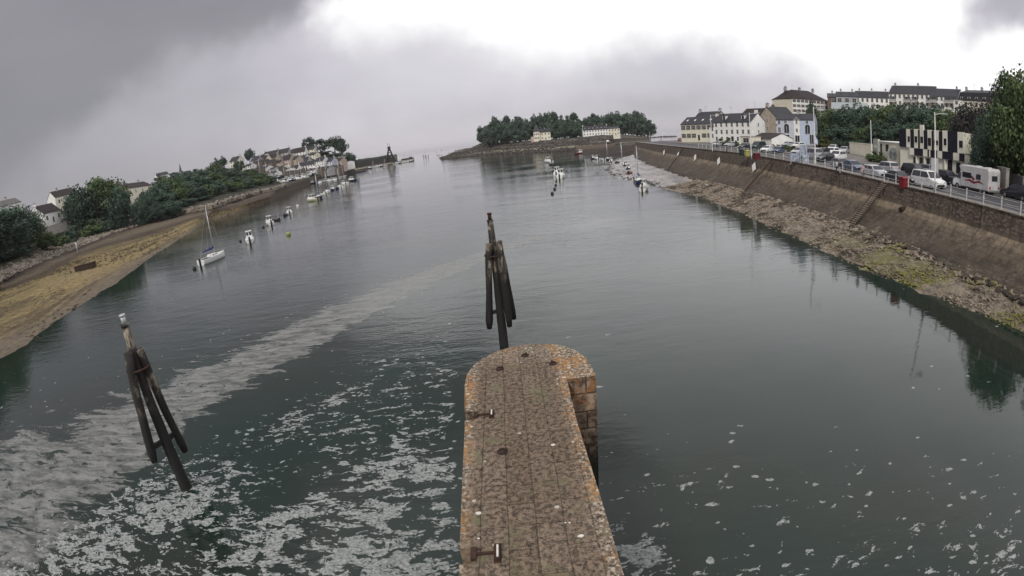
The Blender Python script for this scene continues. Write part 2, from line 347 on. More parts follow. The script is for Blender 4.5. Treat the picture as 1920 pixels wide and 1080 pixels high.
i4 = [(a, d_+75, z*1.08) for a, d_, z in i3]; i5 = [(a, d_+140, z*.7) for a, d_, z in i3]; i6 = [(a, d_+200, -2) for a, d_, z in i3]
ISL = Polar([[(a, d_-12, -1.5) for a, d_, z in iw], iw, i1, i2, i3, i4, i5, i6])
IM = shoremat('island_bank', [(0, (.03, .026, .022)), (1, (.03, .022, .018)), (1.45, (.04, .028, .022)), (1.6, (.32, .29, .20)), (1.95, (.28, .25, .17)), (2.1, (.03, .022, .018)), (2.5, (.045, .034, .028)), (2.65, (.20, .17, .13)), (2.8, (.05, .035, .03)), (3.3, (.06, .045, .038)), (3.6, (.17, .15, .12)), (4.3, (.04, .05, .025)), (7, (.03, .04, .02))], 7, .5, .3, .34)
tag(ISL.build('island_ground', AZ(824, 299), AZ(1221, 266), 260, [2, 8, 8, 8, 3, 3, 2], IM, [0, .3, .5, .5, .2, .2, .5, 0], 5), kind='structure')
# ---- breakwater headland to the left of the island, low point of land behind it
hb = [(AZ(640, 326), 560, 0), (AZ(690, 317), 640, 0), (AZ(735, 309), 690, 0), (AZ(777, 303), 740, 0)]
HEAD = Polar([[(a, d_-8, -1) for a, d_, z in hb], hb, [(a, d_+6, 3.2) for a, d_, z in hb], [(a, d_+16, 3.4) for a, d_, z in hb], [(a, d_+26, -1) for a, d_, z in hb]])
tag(HEAD.build('breakwater', AZ(650, 324), AZ(777, 303), 90, 3, MT['island_bank'], [0, .5, .5, .2, 0], 9), 'long low dark stone breakwater reaching out from the hillside village', 'breakwater')
hp = [(AZ(655, 318), 780, 0), (AZ(745, 305), 900, 0)]
POINT = Polar([[(a, d_-8, -1) for a, d_, z in hp], hp, [(AZ(655, 318), 790, 14), (AZ(690, 303), 820, 13), (AZ(725, 298), 850, 13.5), (AZ(742, 300), 880, 4), (AZ(746, 303), 900, -1)], [(a, d_+80, 14) for a, d_, z in hp], [(a, d_+120, -1) for a, d_, z in hp]])
pm = shoremat('point_scrub', [(0, (.04, .035, .03)), (1.2, (.05, .035, .028)), (1.5, (.03, .035, .022)), (4, (.03, .04, .022))], 4, .4, .3, .2)
tag(POINT.build('scrub_headland', AZ(655, 318), AZ(746, 303), 60, 4, pm, [0, .5, 1.5, 1, 0], 12), kind='structure')
# ---- dark rock ledges in the channel mouth
def ledge(name, label, pts, z, wdt, h):
    r = prow(pts, 0); P_ = Polar([[(a, d_-3, -1) for a, d_, q in r], [(a, d_+wdt*.3, h*math.sin(math.pi*(.12+.8*i/(len(r)-1)))) for i, (a, d_, q) in enumerate(r)], [(a, d_+wdt, -1) for a, d_, q in r]])
    tag(P_.build(name, r[0][0], r[-1][0], 60, 6, MT['rocky'], [0, h*.5, 0], len(label)), label, 'rocks')
MT['rocky'] = shoremat('rocky', [(0, (.03, .022, .018)), (1, (.055, .04, .03)), (2, (.04, .032, .026))], 2, .5, .4, .4)
ledge('rock_ledge', 'low dark rock ledge in the open water left of the island', [(852, 283), (875, 279.5), (897, 276)], 0, 40, 3.4)
ledge('rock_ledge', 'tiny round dark rock at the tip of the island spit', [(826, 299), (832, 298.4), (838, 298)], 0, 14, 3.2)
ledge('rock_ledge', 'thin line of dark rocks in the channel behind the quay end', [(1213, 259), (1240, 257), (1270, 256)], 0, 40, 3)
# ---- right quay: lines along the quay, as x for each y
YQ = [-70, 18, 24, 35, 48, 64, 85, 105, 130, 165, 212, 235]
XT = [41, 41, 41, 42.4, 44, 45.6, 46.6, 47.8, 50.2, 54, 61, 65]           # top edge
XF = [35.5, 35.6, 36.6, 38.0, 39.4, 40.6, 41.4, 42.6, 45.4, 50, 58.5, 63]   # foot of the sloping wall
XW = [33.6, 32.9, 31.8, 30.2, 31.4, 33.2, 35.0, 33.0, 31.0, 34.0, 46, 57]   # rubble meets the water
ZF = [1.3, 1.3, 1.3, 1.3, 1.3, 1.3, 1.3, 1.2, 1.1, 1.1, 1.4, 1.4]
def zq(y): return float(np.interp(y, [45, 90, 250], [6, 7, 7.2]))
def xt(y): return interp(y, YQ, XT)
def Q(px, py):               # pixel -> point on the quay deck
    z = 6.2
    for _ in range(12): p = G(px, py, z); z = zq(p.y)
    return p
XH = lambda y: interp(y, [-60, 60, 100, 140, 200, 300], [78, 82, 92, 108, 108, 112])
def ZR(x, y):
    t = min(max((x-XH(y))/60, 0), 1); return zq(y)+(t*t*(3-2*t))*14
def along(name, cols, ys, mats, band=None, smooth=False, amp=0, seed=0, kind='structure'):
    """cols: list of functions y -> (x, z)"""
    V = np.array([[(c(y)[0], y, c(y)[1]) for y in ys] for c in cols]); V = V.reshape(-1, 3)
    if amp: V[:, 2] += smooth_noise(V[:, 0], V[:, 1], .5, seed)*amp
    at = {'band': np.repeat(np.array(band if band else range(len(cols)), float), len(ys))}
    o = link(name, npmesh(name, V, gridq(len(cols), len(ys))[:, ::-1], mats, smooth, at))
    if kind: o['kind'] = kind
    return o
ys = list(np.arange(-70, 236, 1.5))
# mud and rubble foreshore
fore = []
for i in range(17):
    t = i/16
    fore.append(lambda y, t=t: (interp(y, YQ, XW)*(1-t)+interp(y, YQ, XF)*t, (-.12 if y < 92 else -.03)+(interp(y, YQ, ZF)+.05)*t**(1.0 if y < 92 else 1.7)))
fore = [lambda y: (interp(y, YQ, XW)-6, -1.4)]+fore
fm = bpy.data.materials.new('foreshore'); fm.use_nodes = True; k = N(fm.node_tree); p = fm.node_tree.nodes['Principled BSDF']
pos = k.n('ShaderNodeNewGeometry').outputs['Position']; sp = k.n('ShaderNodeSeparateXYZ'); k.put(sp.inputs[0], pos)
c = k.mix(k.step(k.noise(pos, 1.4, 6, .7), .35, .65), (.26, .215, .16), (.075, .058, .044))
c = k.mix(k.m('MULTIPLY', k.step(k.noise(pos, .16, 4, .6), .48, .6), k.m('MULTIPLY', k.step(sp.outputs[1], 52, 38), k.step(k.noise(pos, 2.2, 6, .75), .44, .56))), c, (.13, .13, .03))
c = k.mix(k.step(sp.outputs[1], 85, 110), c, k.mix(k.step(k.noise(k.map(pos, (1, .25, 1)), .35, 6, .65), .42, .58), (.085, .07, .062), (.235, .205, .18)))
k.put(p.inputs[0], c); k.put(p.inputs['Roughness'], k.m('SUBTRACT', .75, k.m('MULTIPLY', k.step(sp.outputs[1], 85, 110), .5)))
k.put(p.inputs['Normal'], k.bump(k.noise(pos, 2.5, 6, .7), .22)); MT['foreshore'] = fm
along('foreshore', fore, ys, fm, smooth=True, amp=.28, seed=4)
# sloping quay wall with ledge and upright parapet face
qm = bpy.data.materials.new('quay_masonry'); qm.use_nodes = True; k = N(qm.node_tree); p = qm.node_tree.nodes['Principled BSDF']
pos = k.n('ShaderNodeNewGeometry').outputs['Position']; sp = k.n('ShaderNodeSeparateXYZ'); k.put(sp.inputs[0], pos)
cb = k.n('ShaderNodeCombineXYZ'); k.put(cb.inputs[0], sp.outputs[1]); k.put(cb.inputs[1], sp.outputs[2])
br = k.n('ShaderNodeTexBrick'); k.put(br.inputs[0], cb.outputs[0]); br.inputs['Scale'].default_value = 1; br.inputs['Brick Width'].default_value = .9; br.inputs['Row Height'].default_value = .38; br.inputs['Mortar Size'].default_value = .03
br.inputs['Color1'].default_value = (.8, .8, .8, 1); br.inputs['Color2'].default_value = (.45, .45, .45, 1); br.inputs['Mortar'].default_value = (.25, .25, .25, 1)
bd = k.n('ShaderNodeAttribute', attribute_name='band').outputs['Fac']
nn = k.m('ADD', bd, k.m('MULTIPLY', k.m('SUBTRACT', k.noise(k.map(pos, (.3, .3, 1)), .8, 5, .65), .5), 1.1))
c = k.ramp(k.m('DIVIDE', nn, 5), [(0, (.055, .042, .028)), (.18, (.10, .075, .05)), (.36, (.15, .115, .08)), (.44, (.33, .26, .18)), (.54, (.21, .165, .125)), (.66, (.16, .125, .10)), (.8, (.22, .16, .13)), (1, (.25, .2, .17))])
c = k.mix(.55, c, br.outputs[0], 'MULTIPLY'); c = k.mix(k.step(k.noise(k.map(pos, (1, 1, .35)), .9, 5, .7), .45, .62), c, k.mix(.6, c, (.02, .016, .012)))
c = k.mix(k.step(k.noise(pos, .5, 5, .7), .58, .68), c, (.17, .135, .09))
vo = k.n('ShaderNodeTexVoronoi'); k.put(vo.inputs['Vector'], k.map(pos, (.8, .8, 1.7))); vo.inputs['Scale'].default_value = 2.9; vs2 = k.n('ShaderNodeSeparateColor'); k.put(vs2.inputs[0], vo.outputs['Color'])
rub = k.mix(vs2.outputs[0], (.12, .092, .075), (.33, .26, .21)); rub = k.mix(k.step(vo.outputs['Distance'], .42, .62), rub, (.06, .05, .04))
c = k.mix(k.m('MULTIPLY', k.step(bd, 2.7, 3.2), .5), c, rub); c = k.mix(k.m('MULTIPLY', k.m('MULTIPLY', k.step(bd, 3.0, 2.0), k.step(k.noise(pos, .22, 4, .6), .4, .6)), .22), c, rub)
c = k.mix(k.step(k.noise(k.map(pos, (.6, 2.2, .12)), .9, 5, .7), .57, .66), c, k.mix(.55, c, (.012, .01, .008)))
k.put(p.inputs[0], c); p.inputs['Roughness'].default_value = .85
k.put(p.inputs['Normal'], k.bump(k.m('ADD', br.outputs[0], k.noise(pos, 3, 5, .7)), .06)); MT['quay_masonry'] = qm
def qc(t, zf, dz=0):
    return lambda y: (interp(y, YQ, XF)*(1-t)+(xt(y)-.45)*t, interp(y, YQ, ZF)*(1-zf)+zq(y)*zf+dz)
cols = [lambda y: (interp(y, YQ, XF)-.5, .2), qc(.0, .02), qc(.45, .22), qc(.85, .5), qc(.97, .60), qc(1.0, .62), qc(1.02, .8), qc(1.035, .99), lambda y: (xt(y)-.42, zq(y)+.28), lambda y: (xt(y)+.12, zq(y)+.28), lambda y: (xt(y)+.12, zq(y)-.05)]
tag(along('quay_wall', cols, ys, qm, band=[0, .2, 1.1, 2.0, 2.3, 2.7, 3.4, 4.2, 4.6, 5, 5], kind=None), 'long sloping brown stone quay wall below the parked cars', 'quay wall')
# end of the quay: dark weedy mound of rock
ledge('rock_mound', 'dark weed covered rock mound below the far end of the quay', [(1092, 291.5), (1120, 291), (1150, 290), (1180, 290), (1210, 290), (1236, 291)], 0, 60, 5.2)
# deck: promenade, kerb, road, car park, hill
ASPH = mat('asphalt', (.085, .085, .09), (.06, .06, .065), scale=.8, bump=.004, bscale=20)
PAVE = mat('pavement', (.24, .225, .21), (.17, .16, .15), scale=1.0, bump=.004)
GRND = mat('car_park_ground', (.17, .155, .14), (.11, .10, .095), scale=.5, bump=.01)
PAINT = mat('road_paint', (.7, .7, .68), (.5, .5, .48), scale=3)
SOIL = mat('hill_soil', (.19, .13, .07), (.08, .085, .035), scale=.15, bump=.2, bscale=.6)
along('pavement', [lambda y: (xt(y)+.1, zq(y)), lambda y: (xt(y)+3.0, zq(y)), lambda y: (xt(y)+3.2, zq(y)), lambda y: (xt(y)+3.2, zq(y)-.14)], ys, PAVE)
along('road', [lambda y: (xt(y)+3.1, zq(y)-.13), lambda y: (xt(y)+11.5, zq(y)-.13)], ys, ASPH)
along('kerb', [lambda y: (xt(y)+11.4, zq(y)-.3), lambda y: (xt(y)+11.4, zq(y)+.02), lambda y: (xt(y)+11.7, zq(y)+.02), lambda y: (xt(y)+11.7, zq(y)-.1)], ys, PAVE)
along('road_marking', [lambda y: (xt(y)+3.55, zq(y)-.126), lambda y: (xt(y)+3.67, zq(y)-.126)], ys, PAINT)
nd = 0
mk = MB()
for y in np.arange(-20, 200, 5.0):
    x = xt(y)+7.3; z = zq(y)-.126; x2 = xt(y+2)+7.3; z2 = zq(y+2)-.126; mk.add([(x-.07, y, z), (x+.07, y, z), (x2+.07, y+2, z2), (x2-.07, y+2, z2)], [(0, 1, 2, 3)])
tag(mk.build('centre_line_marking', PAINT), kind='structure')
cc = [lambda y: (xt(y)+11.6, zq(y))]+[lambda y, o=o: (XH(y)+o, ZR(XH(y)+o, y)) for o in (-14, -2, 6, 14, 22, 30, 38, 46, 54, 62, 90, 200)]
ga = along('car_park', cc[:3], ys, GRND)
along('hill', cc[2:], ys, SOIL, smooth=True)
# ------------------------------------------------------------------ water with foam
def axis(lo, hi, st, far, g=1.12):
    a = list(np.arange(lo, hi+1e-6, st)); s = st
    while a[-1] < far: s = min(s*g, 4000); a.append(a[-1]+s)
    s = st
    while a[0] > -far: s = min(s*g, 4000); a.insert(0, a[0]-s)
    return np.array(a)
xs_ = axis(-62, 36, .45, 30000); yw = axis(-4, 110, .45, 30000)
X, Y = np.meshgrid(xs_, yw); PX, PY = pix(X, Y, np.zeros_like(X))
def segd(P_):
    """distance in width units to a polyline of (px, py, halfwidth), as 1 inside to 0 outside"""
    best = np.full(X.shape, 9.0); side = np.zeros(X.shape)
    for (x0, y0, w0), (x1, y1, w1) in zip(P_, P_[1:]):
        dx, dy = x1-x0, y1-y0; t = np.clip(((PX-x0)*dx+(PY-y0)*dy)/(dx*dx+dy*dy), 0, 1)
        q = np.hypot(PX-x0-t*dx, PY-y0-t*dy)/(w0+(w1-w0)*t); sd_ = np.sign((PX-x0)*dy-(PY-y0)*dx)
        side = np.where(q < best, sd_, side); best = np.minimum(best, q)
    return best, side
ok = (Y > -6) & (np.hypot(X, Y) > .5)
b, side = segd([(1130, 415, 6), (1000, 447, 8), (900, 482, 11), (800, 522, 15), (700, 565, 21), (620, 603, 28), (520, 655, 33), (430, 700, 37), (330, 755, 46), (230, 825, 70), (120, 900, 105), (0, 960, 140), (-140, 1010, 170)])
film = np.clip(1.5-b*1.0, 0, 1)
def ell(x, y, a, c, rot=0):
    u, v = PX-x, PY-y; cs_, sn = math.cos(R_(rot)), math.sin(R_(rot)); return np.exp(-(((u*cs_+v*sn)/a)**2+((-u*sn+v*cs_)/c)**2))
film = np.maximum(film*np.clip((1180-PX)/300, .25, 1), 0)*(1-.22*np.clip((PY-760)/220, 0, 1))
patch = .95*ell(330, 960, 90, 45, -30)+1.0*ell(690, 965, 42, 42, -20)+1.15*ell(700, 1060, 110, 45)+.9*ell(790, 880, 48, 30)+.8*ell(550, 970, 80, 28, -25)+1.9*ell(1195, 1050, 50, 50)+.6*ell(480, 1040, 60, 40)+.35*ell(1880, 1040, 80, 60)+.5*ell(700, 890, 90, 30, -30)+.35*ell(560, 790, 140, 25, -30)+.25*ell(740, 740, 120, 20, -20)
left = np.clip((868-PX)/10, 0, 1)*np.clip((PY-(1010-.55*PX))/60, 0, 1)*np.clip((PY-560)/120, 0, 1)
flake = left*(.56+.20*np.clip((PY-640)/420, 0, 1))+.25*np.exp(-((b-1.25)/.55)**2)*(PX < 820)
right = (PX > 1110)*np.clip((PY-760)/120, 0, 1)
flake = flake+right*(.40+.16*np.clip((PY-880)/200, 0, 1))+patch*.52+.12*ell(1130, 690, 60, 60)+.10*ell(1820, 690, 90, 90)
flake = np.where(ok, np.clip(flake, 0, 1.6), 0); film = np.where(ok & (PY < 1500), film, 0)
rip = np.clip(.45*ell(1200, 470, 330, 60)+.6*ell(650, 470, 200, 60, -15)+.5*ell(120, 640, 150, 90, -30)+.5*ell(330, 480, 90, 40)+.3*ell(1000, 620, 500, 60), 0, 1)
calm = np.clip(ell(1500, 820, 500, 190)+ell(1540, 580, 330, 120)+ell(1850, 660, 200, 150)+.7*ell(1380, 430, 120, 50)+.9*ell(50, 700, 130, 130)+.8*ell(240, 525, 110, 55), 0, 1)
wm = bpy.data.materials.new('water'); wm.use_nodes = True; k = N(wm.node_tree); p = wm.node_tree.nodes['Principled BSDF']; outn = wm.node_tree.nodes['Material Output']
pos = k.n('ShaderNodeNewGeometry').outputs['Position']
fl = k.n('ShaderNodeAttribute', attribute_name='flake').outputs['Fac']; fi = k.n('ShaderNodeAttribute', attribute_name='film').outputs['Fac']
ri = k.n('ShaderNodeAttribute', attribute_name='ripple').outputs['Fac']; ca = k.n('ShaderNodeAttribute', attribute_name='calm').outputs['Fac']
base = k.mix(k.step(k.noise(pos, .08, 3), .35, .65), (.010, .023, .018), (.017, .024, .018))
p.inputs['Roughness'].default_value = .025; p.inputs['IOR'].default_value = 1.42
wv = k.map(pos, (.55, 1.5, 1), (0, 0, R_(8))); w1 = k.noise(wv, .55, 3, .5, .3); w2 = k.noise(k.map(pos, (.8, 2.2, 1), (0, 0, R_(-14))), 1.7, 3, .55, .2)
w3 = k.noise(k.map(pos, (.25, .9, 1), (0, 0, R_(20))), .14, 2, .5)
pat = k.step(k.noise(k.map(pos, (.5, 1, 1), (0, 0, .5)), .05, 4, .6, .6), .38, .62)
amp = k.m('MULTIPLY', k.m('ADD', .17, k.m('ADD', k.m('MULTIPLY', ri, .9), k.m('MULTIPLY', pat, .42))), k.m('SUBTRACT', 1, k.m('MULTIPLY', ca, .78)))
hh = k.m('ADD', k.m('MULTIPLY', w1, .075), k.m('MULTIPLY', w2, .032)); hh = k.m('MULTIPLY', hh, amp); hh = k.m('ADD', hh, k.m('MULTIPLY', w3, .035))
nb = k.bump(hh, 1.0, 1.0)
# flakes: crisp curdled patches, lacy inside
wp = k.n('ShaderNodeTexNoise'); k.put(wp.inputs['Vector'], pos); wp.inputs['Scale'].default_value = 1.3; wp.inputs['Detail'].default_value = 3
va = k.n('ShaderNodeVectorMath', operation='MULTIPLY_ADD'); k.put(va.inputs[0], wp.outputs['Color']); va.inputs[1].default_value = (.55, .55, 0); k.put(va.inputs[2], pos)
fv = k.map(va.outputs[0], (.62, 1.35, 1), (0, 0, R_(-28))); f1 = k.noise(fv, 1.65, 5, .62, .3); f2 = k.noise(fv, 6.5, 3, .65, .2); f0 = k.noise(fv, .30, 3, .5, .4)
fn = k.m('ADD', k.m('MULTIPLY', f1, .66), k.m('ADD', k.m('MULTIPLY', f2, .28), k.m('MULTIPLY', f0, .22)))
th = k.m('SUBTRACT', .785, k.m('MULTIPLY', fl, .215))
fm1 = k.step(k.m('SUBTRACT', fn, th), 0, .016)
fm1 = k.m('MULTIPLY', fm1, k.m('GREATER_THAN', fl, .02))
lace = k.n('ShaderNodeTexVoronoi', feature='DISTANCE_TO_EDGE'); k.put(lace.inputs['Vector'], va.outputs[0]); lace.inputs['Scale'].default_value = 5.5
fm1 = k.m('MULTIPLY', fm1, k.m('SUBTRACT', 1, k.m('MULTIPLY', k.step(lace.outputs['Distance'], .10, .22), k.step(k.noise(pos, 2.6, 3), .50, .62))))
sp_ = k.n('ShaderNodeTexVoronoi'); k.put(sp_.inputs['Vector'], k.map(va.outputs[0], (.7, 1.3, 1), (0, 0, R_(-20)))); sp_.inputs['Scale'].default_value = 2.0; sp_.inputs['Randomness'].default_value = 1
spr = k.n('ShaderNodeSeparateColor'); k.put(spr.inputs[0], sp_.outputs['Color'])
speck = k.m('MULTIPLY', k.m('LESS_THAN', k.m('ADD', sp_.outputs['Distance'], k.m('MULTIPLY', k.m('SUBTRACT', k.noise(pos, 7, 3, .6), .5), .42)), k.m('MULTIPLY', spr.outputs[1], .24)), k.m('LESS_THAN', spr.outputs[0], k.m('MULTIPLY', fl, 1.2)))
fm1 = k.m('MAXIMUM', fm1, speck)
# film: thin brownish scum with torn rim, streaky and see-through
fw = k.map(va.outputs[0], (.30, 1.25, 1), (0, 0, R_(-32))); fn2 = k.noise(fw, .60, 7, .68, .5)
fm2 = k.step(k.m('SUBTRACT', k.m('ADD', fi, k.m('MULTIPLY', k.m('SUBTRACT', fn2, .5), 3.0)), .52), 0, .16)
holes = k.step(k.noise(fv, 1.1, 6, .7, .3), .64, .57)
strk = k.step(k.noise(fw, 1.6, 6, .7, .6), .30, .66)
fm2 = k.m('MULTIPLY', k.m('MULTIPLY', fm2, holes), k.m('ADD', .14, k.m('MULTIPLY', strk, .72)), None, True)
fm2 = k.m('MULTIPLY', fm2, k.m('GREATER_THAN', fi, .01))
foamc = k.mix(k.step(k.noise(pos, 9, 4, .7), .35, .65), (.44, .455, .445), (.22, .235, .23))
k.put(p.inputs[0], base); k.put(p.inputs['Normal'], nb)
fb = k.n('ShaderNodeBsdfPrincipled'); k.put(fb.inputs[0], foamc); fb.inputs['Roughness'].default_value = .9; fb.inputs['Specular IOR Level'].default_value = .1
k.put(fb.inputs['Normal'], k.bump(k.noise(pos, 7, 4, .7), .03))
fb2 = k.n('ShaderNodeBsdfPrincipled'); k.put(fb2.inputs[0], k.mix(k.noise(pos, 2.5, 5, .7), (.17, .17, .16), (.34, .335, .325))); fb2.inputs['Roughness'].default_value = .7; fb2.inputs['Specular IOR Level'].default_value = .2
mx2 = k.n('ShaderNodeMixShader'); k.put(mx2.inputs[0], fm2); k.put(mx2.inputs[1], p.outputs[0]); k.put(mx2.inputs[2], fb2.outputs[0])
mx = k.n('ShaderNodeMixShader'); k.put(mx.inputs[0], k.m('MULTIPLY', fm1, k.m('ADD', .50, k.m('MULTIPLY', k.step(f2, .35, .62), .42)))); k.put(mx.inputs[1], mx2.outputs[0]); k.put(mx.inputs[2], fb.outputs[0])
k.put(outn.inputs[0], mx.outputs[0]); MT['water'] = wm
V = np.stack([X, Y, np.zeros_like(X)], -1).reshape(-1, 3)
tag(link('water', npmesh('water', V, gridq(len(yw), len(xs_)), wm, True, {'flake': flake.ravel(), 'film': film.ravel(), 'ripple': rip.ravel(), 'calm': calm.ravel()})), kind='structure')
bed = MB(); bed.add([(-30000, -30000, -4), (30000, -30000, -4), (30000, 30000, -4), (-30000, 30000, -4)], [(0, 1, 2, 3)]); tag(bed.build('seabed', SOIL), kind='structure')

# ------------------------------------------------------------------ stone pier
def piermat():
    m = bpy.data.materials.new('pier_stone'); m.use_nodes = True; k = N(m.node_tree); p = m.node_tree.nodes['Principled BSDF']
    pos = k.n('ShaderNodeNewGeometry').outputs['Position']; sp = k.n('ShaderNodeSeparateXYZ'); k.put(sp.inputs[0], pos)
    nz = k.n('ShaderNodeSeparateXYZ'); k.put(nz.inputs[0], k.n('ShaderNodeNewGeometry').outputs['Normal'])
    cb = k.n('ShaderNodeCombineXYZ'); k.put(cb.inputs[0], sp.outputs[1]); k.put(cb.inputs[1], k.m('ADD', sp.outputs[0], k.m('MULTIPLY', k.m('SUBTRACT', k.noise(pos, .8, 2), .5), .05)))
    br = k.n('ShaderNodeTexBrick'); k.put(br.inputs[0], cb.outputs[0]); br.inputs['Scale'].default_value = 1; br.inputs['Brick Width'].default_value = 1.15; br.inputs['Row Height'].default_value = .47; br.inputs['Mortar Size'].default_value = .012; br.inputs['Bias'].default_value = 0; br.inputs['Mortar Smooth'].default_value = .3
    br.inputs['Color1'].default_value = (1, 1, 1, 1); br.inputs['Color2'].default_value = (.74, .70, .66, 1); br.inputs['Mortar'].default_value = (.42, .38, .34, 1)
    cw = k.n('ShaderNodeCombineXYZ'); k.put(cw.inputs[0], k.m('ADD', sp.outputs[0], sp.outputs[1])); k.put(cw.inputs[1], sp.outputs[2])
    bw = k.n('ShaderNodeTexBrick'); k.put(bw.inputs[0], cw.outputs[0]); bw.inputs['Scale'].default_value = 1; bw.inputs['Brick Width'].default_value = .8; bw.inputs['Row Height'].default_value = .55; bw.inputs['Mortar Size'].default_value = .02
    bw.inputs['Color1'].default_value = (.42, .33, .24, 1); bw.inputs['Color2'].default_value = (.2, .14, .1, 1); bw.inputs['Mortar'].default_value = (.05, .04, .03, 1)
    g1 = k.noise(pos, 10, 7, .8); g2 = k.noise(pos, 5, 5, .7); g3 = k.noise(pos, 38, 3, .7)
    c = k.mix(k.step(g1, .40, .62), (.25, .19, .14), (.032, .025, .02)); c = k.mix(k.step(g3, .58, .68), c, (.36, .30, .23))
    c = k.mix(k.step(g2, .55, .68), c, (.10, .08, .062))
    c = k.mix(k.step(k.noise(pos, 1.3, 4, .6), .56, .70), c, (.16, .15, .09)); c = k.mix(k.m('ADD', .45, k.m('MULTIPLY', k.noise(pos, 2.2, 3), .6)), c, br.outputs[0], 'MULTIPLY')
    edge = k.m('ADD', k.step(sp.outputs[0], -1.0, -1.4), k.m('ADD', k.m('MULTIPLY', k.step(sp.outputs[0], .75, 1.15), .9), k.m('MULTIPLY', k.step(sp.outputs[1], 12.3, 13.6), .45)), None, True)
    c = k.mix(k.m('MULTIPLY', edge, k.step(k.noise(pos, 11, 6, .75), .50, .57)), c, (.50, .44, .35))
    org = k.m('MULTIPLY', edge, k.m('MULTIPLY', k.step(k.noise(pos, .9, 3, .5), .50, .60), k.step(k.noise(pos, 8, 5, .7), .44, .54)))
    c = k.mix(k.m('MULTIPLY', org, .9), c, (.34, .165, .055))
    v = k.n('ShaderNodeTexVoronoi'); k.put(v.inputs['Vector'], pos); v.inputs['Scale'].default_value = 5.5; vr = k.n('ShaderNodeSeparateColor'); k.put(vr.inputs[0], v.outputs['Color'])
    spot = k.m('MULTIPLY', k.m('LESS_THAN', k.m('ADD', v.outputs['Distance'], k.m('MULTIPLY', g1, .12)), k.m('MULTIPLY', vr.outputs[1], .36)), k.m('LESS_THAN', vr.outputs[0], k.m('ADD', .12, k.m('MULTIPLY', edge, .3))))
    c = k.mix(k.m('MULTIPLY', spot, .8), c, (.52, .49, .43))
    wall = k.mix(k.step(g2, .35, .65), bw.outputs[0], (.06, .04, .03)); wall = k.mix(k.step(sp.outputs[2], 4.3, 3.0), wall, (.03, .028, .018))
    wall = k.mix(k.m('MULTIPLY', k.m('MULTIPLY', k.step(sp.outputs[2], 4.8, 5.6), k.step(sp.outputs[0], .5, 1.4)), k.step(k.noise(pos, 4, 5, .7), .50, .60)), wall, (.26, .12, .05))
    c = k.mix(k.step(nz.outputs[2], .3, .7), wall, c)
    k.put(p.inputs[0], c); p.inputs['Roughness'].default_value = .9; p.inputs['Specular IOR Level'].default_value = .2
    h = k.m('ADD', k.m('MULTIPLY', br.outputs['Fac'], -.5), k.m('ADD', k.m('MULTIPLY', g1, .6), k.m('MULTIPLY', bw.outputs['Fac'], -.3)))
    k.put(p.inputs['Normal'], k.bump(h, .035)); MT['pier_stone'] = m; return m
PM = piermat(); WL_ = mat('white_lichen', (.72, .70, .64), (.5, .48, .42), scale=20)
pier = thing('stone_pier', 'narrow lichen covered stone pier with a rounded end', 'pier')
outl = [(-1.22, -8), (-1.22, 4.0), (-1.30, 6.8), (-1.38, 9.7), (-1.50, 11.8), (-1.47, 12.4), (-1.33, 12.95), (-1.05, 13.4), (-.68, 13.78), (-.25, 14.0), (.2, 14.08), (.65, 14.05), (1.08, 13.88), (1.42, 13.6), (1.68, 13.2), (1.84, 12.7), (1.91, 12.1), (1.92, 11.55), (1.16, 11.55), (1.12, 9.5), (1.17, 7.0), (1.2, 5.0), (1.24, -8)]
# two slots cut in the left edge
def slot(o, y0, y1, xd):
    out = []
    for (a, b_) in zip(o, o[1:]+o[:1]):
        out.append(a)
        if a[0] < -1.1 and b_[0] < -1.1 and a[1] < y0 < b_[1]:
            xa = interp(y0, [a[1], b_[1]], [a[0], b_[0]]); xb = interp(y1, [a[1], b_[1]], [a[0], b_[0]]); out += [(xa, y0), (xd, y0), (xd, y1), (xb, y1)]
    return out
S1 = (G(880, 1056, 6).y, G(880, 1026, 6).y); S2 = (G(880, 787, 6).y, G(880, 771, 6).y)
outl = slot(slot(outl, S1[0], S1[1], G(886, 1040, 6).x), S2[0], S2[1], G(890, 779, 6).x)
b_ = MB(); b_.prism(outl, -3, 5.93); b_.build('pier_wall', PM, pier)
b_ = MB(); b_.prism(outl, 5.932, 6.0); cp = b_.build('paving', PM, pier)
mo = cp.modifiers.new('edge', 'BEVEL'); mo.width = .02; mo.segments = 2; mo.limit_method = 'ANGLE'
# steel mooring beams set in the slots
def beam(cy, px0, px1, row, post=True):
    e = thing('mooring_fitting', 'iron H shaped fitting in the '+('near slot, nearest the camera,' if row > 900 else 'far slot')+' on the pier edge', 'mooring fitting', (0, cy, 6.0), 0, 'iron fittings on the pier edge')
    xa, xb = G(px0, row, 6).x, G(px1, row, 6).x; hw = .13 if row < 900 else .17
    m = MB().box(xa, xb, -.022, .022, .01, .05); m.build('cross_bar', RUST, e)
    m = MB().box(xb-.035, xb+.055, -hw, hw, .0, .07); m.box(xb-.05, xb+.07, -hw-.04, hw+.04, .0, .012); m.build('end_plate', RUST, e)
    m = MB().box(xa-.04, xa+.05, -hw*.8, hw*.8, .0, .06); m.build('end_plate', RUST, e)
    m = MB().box(xb, xb+.03, -hw*.8, hw*.8, .07, .085); m.build('pale_strip', WL_, e)
beam(G(905, 779, 6).y, 892, 921, 779); beam(G(905, 1040, 6).y, 888, 932, 1040)
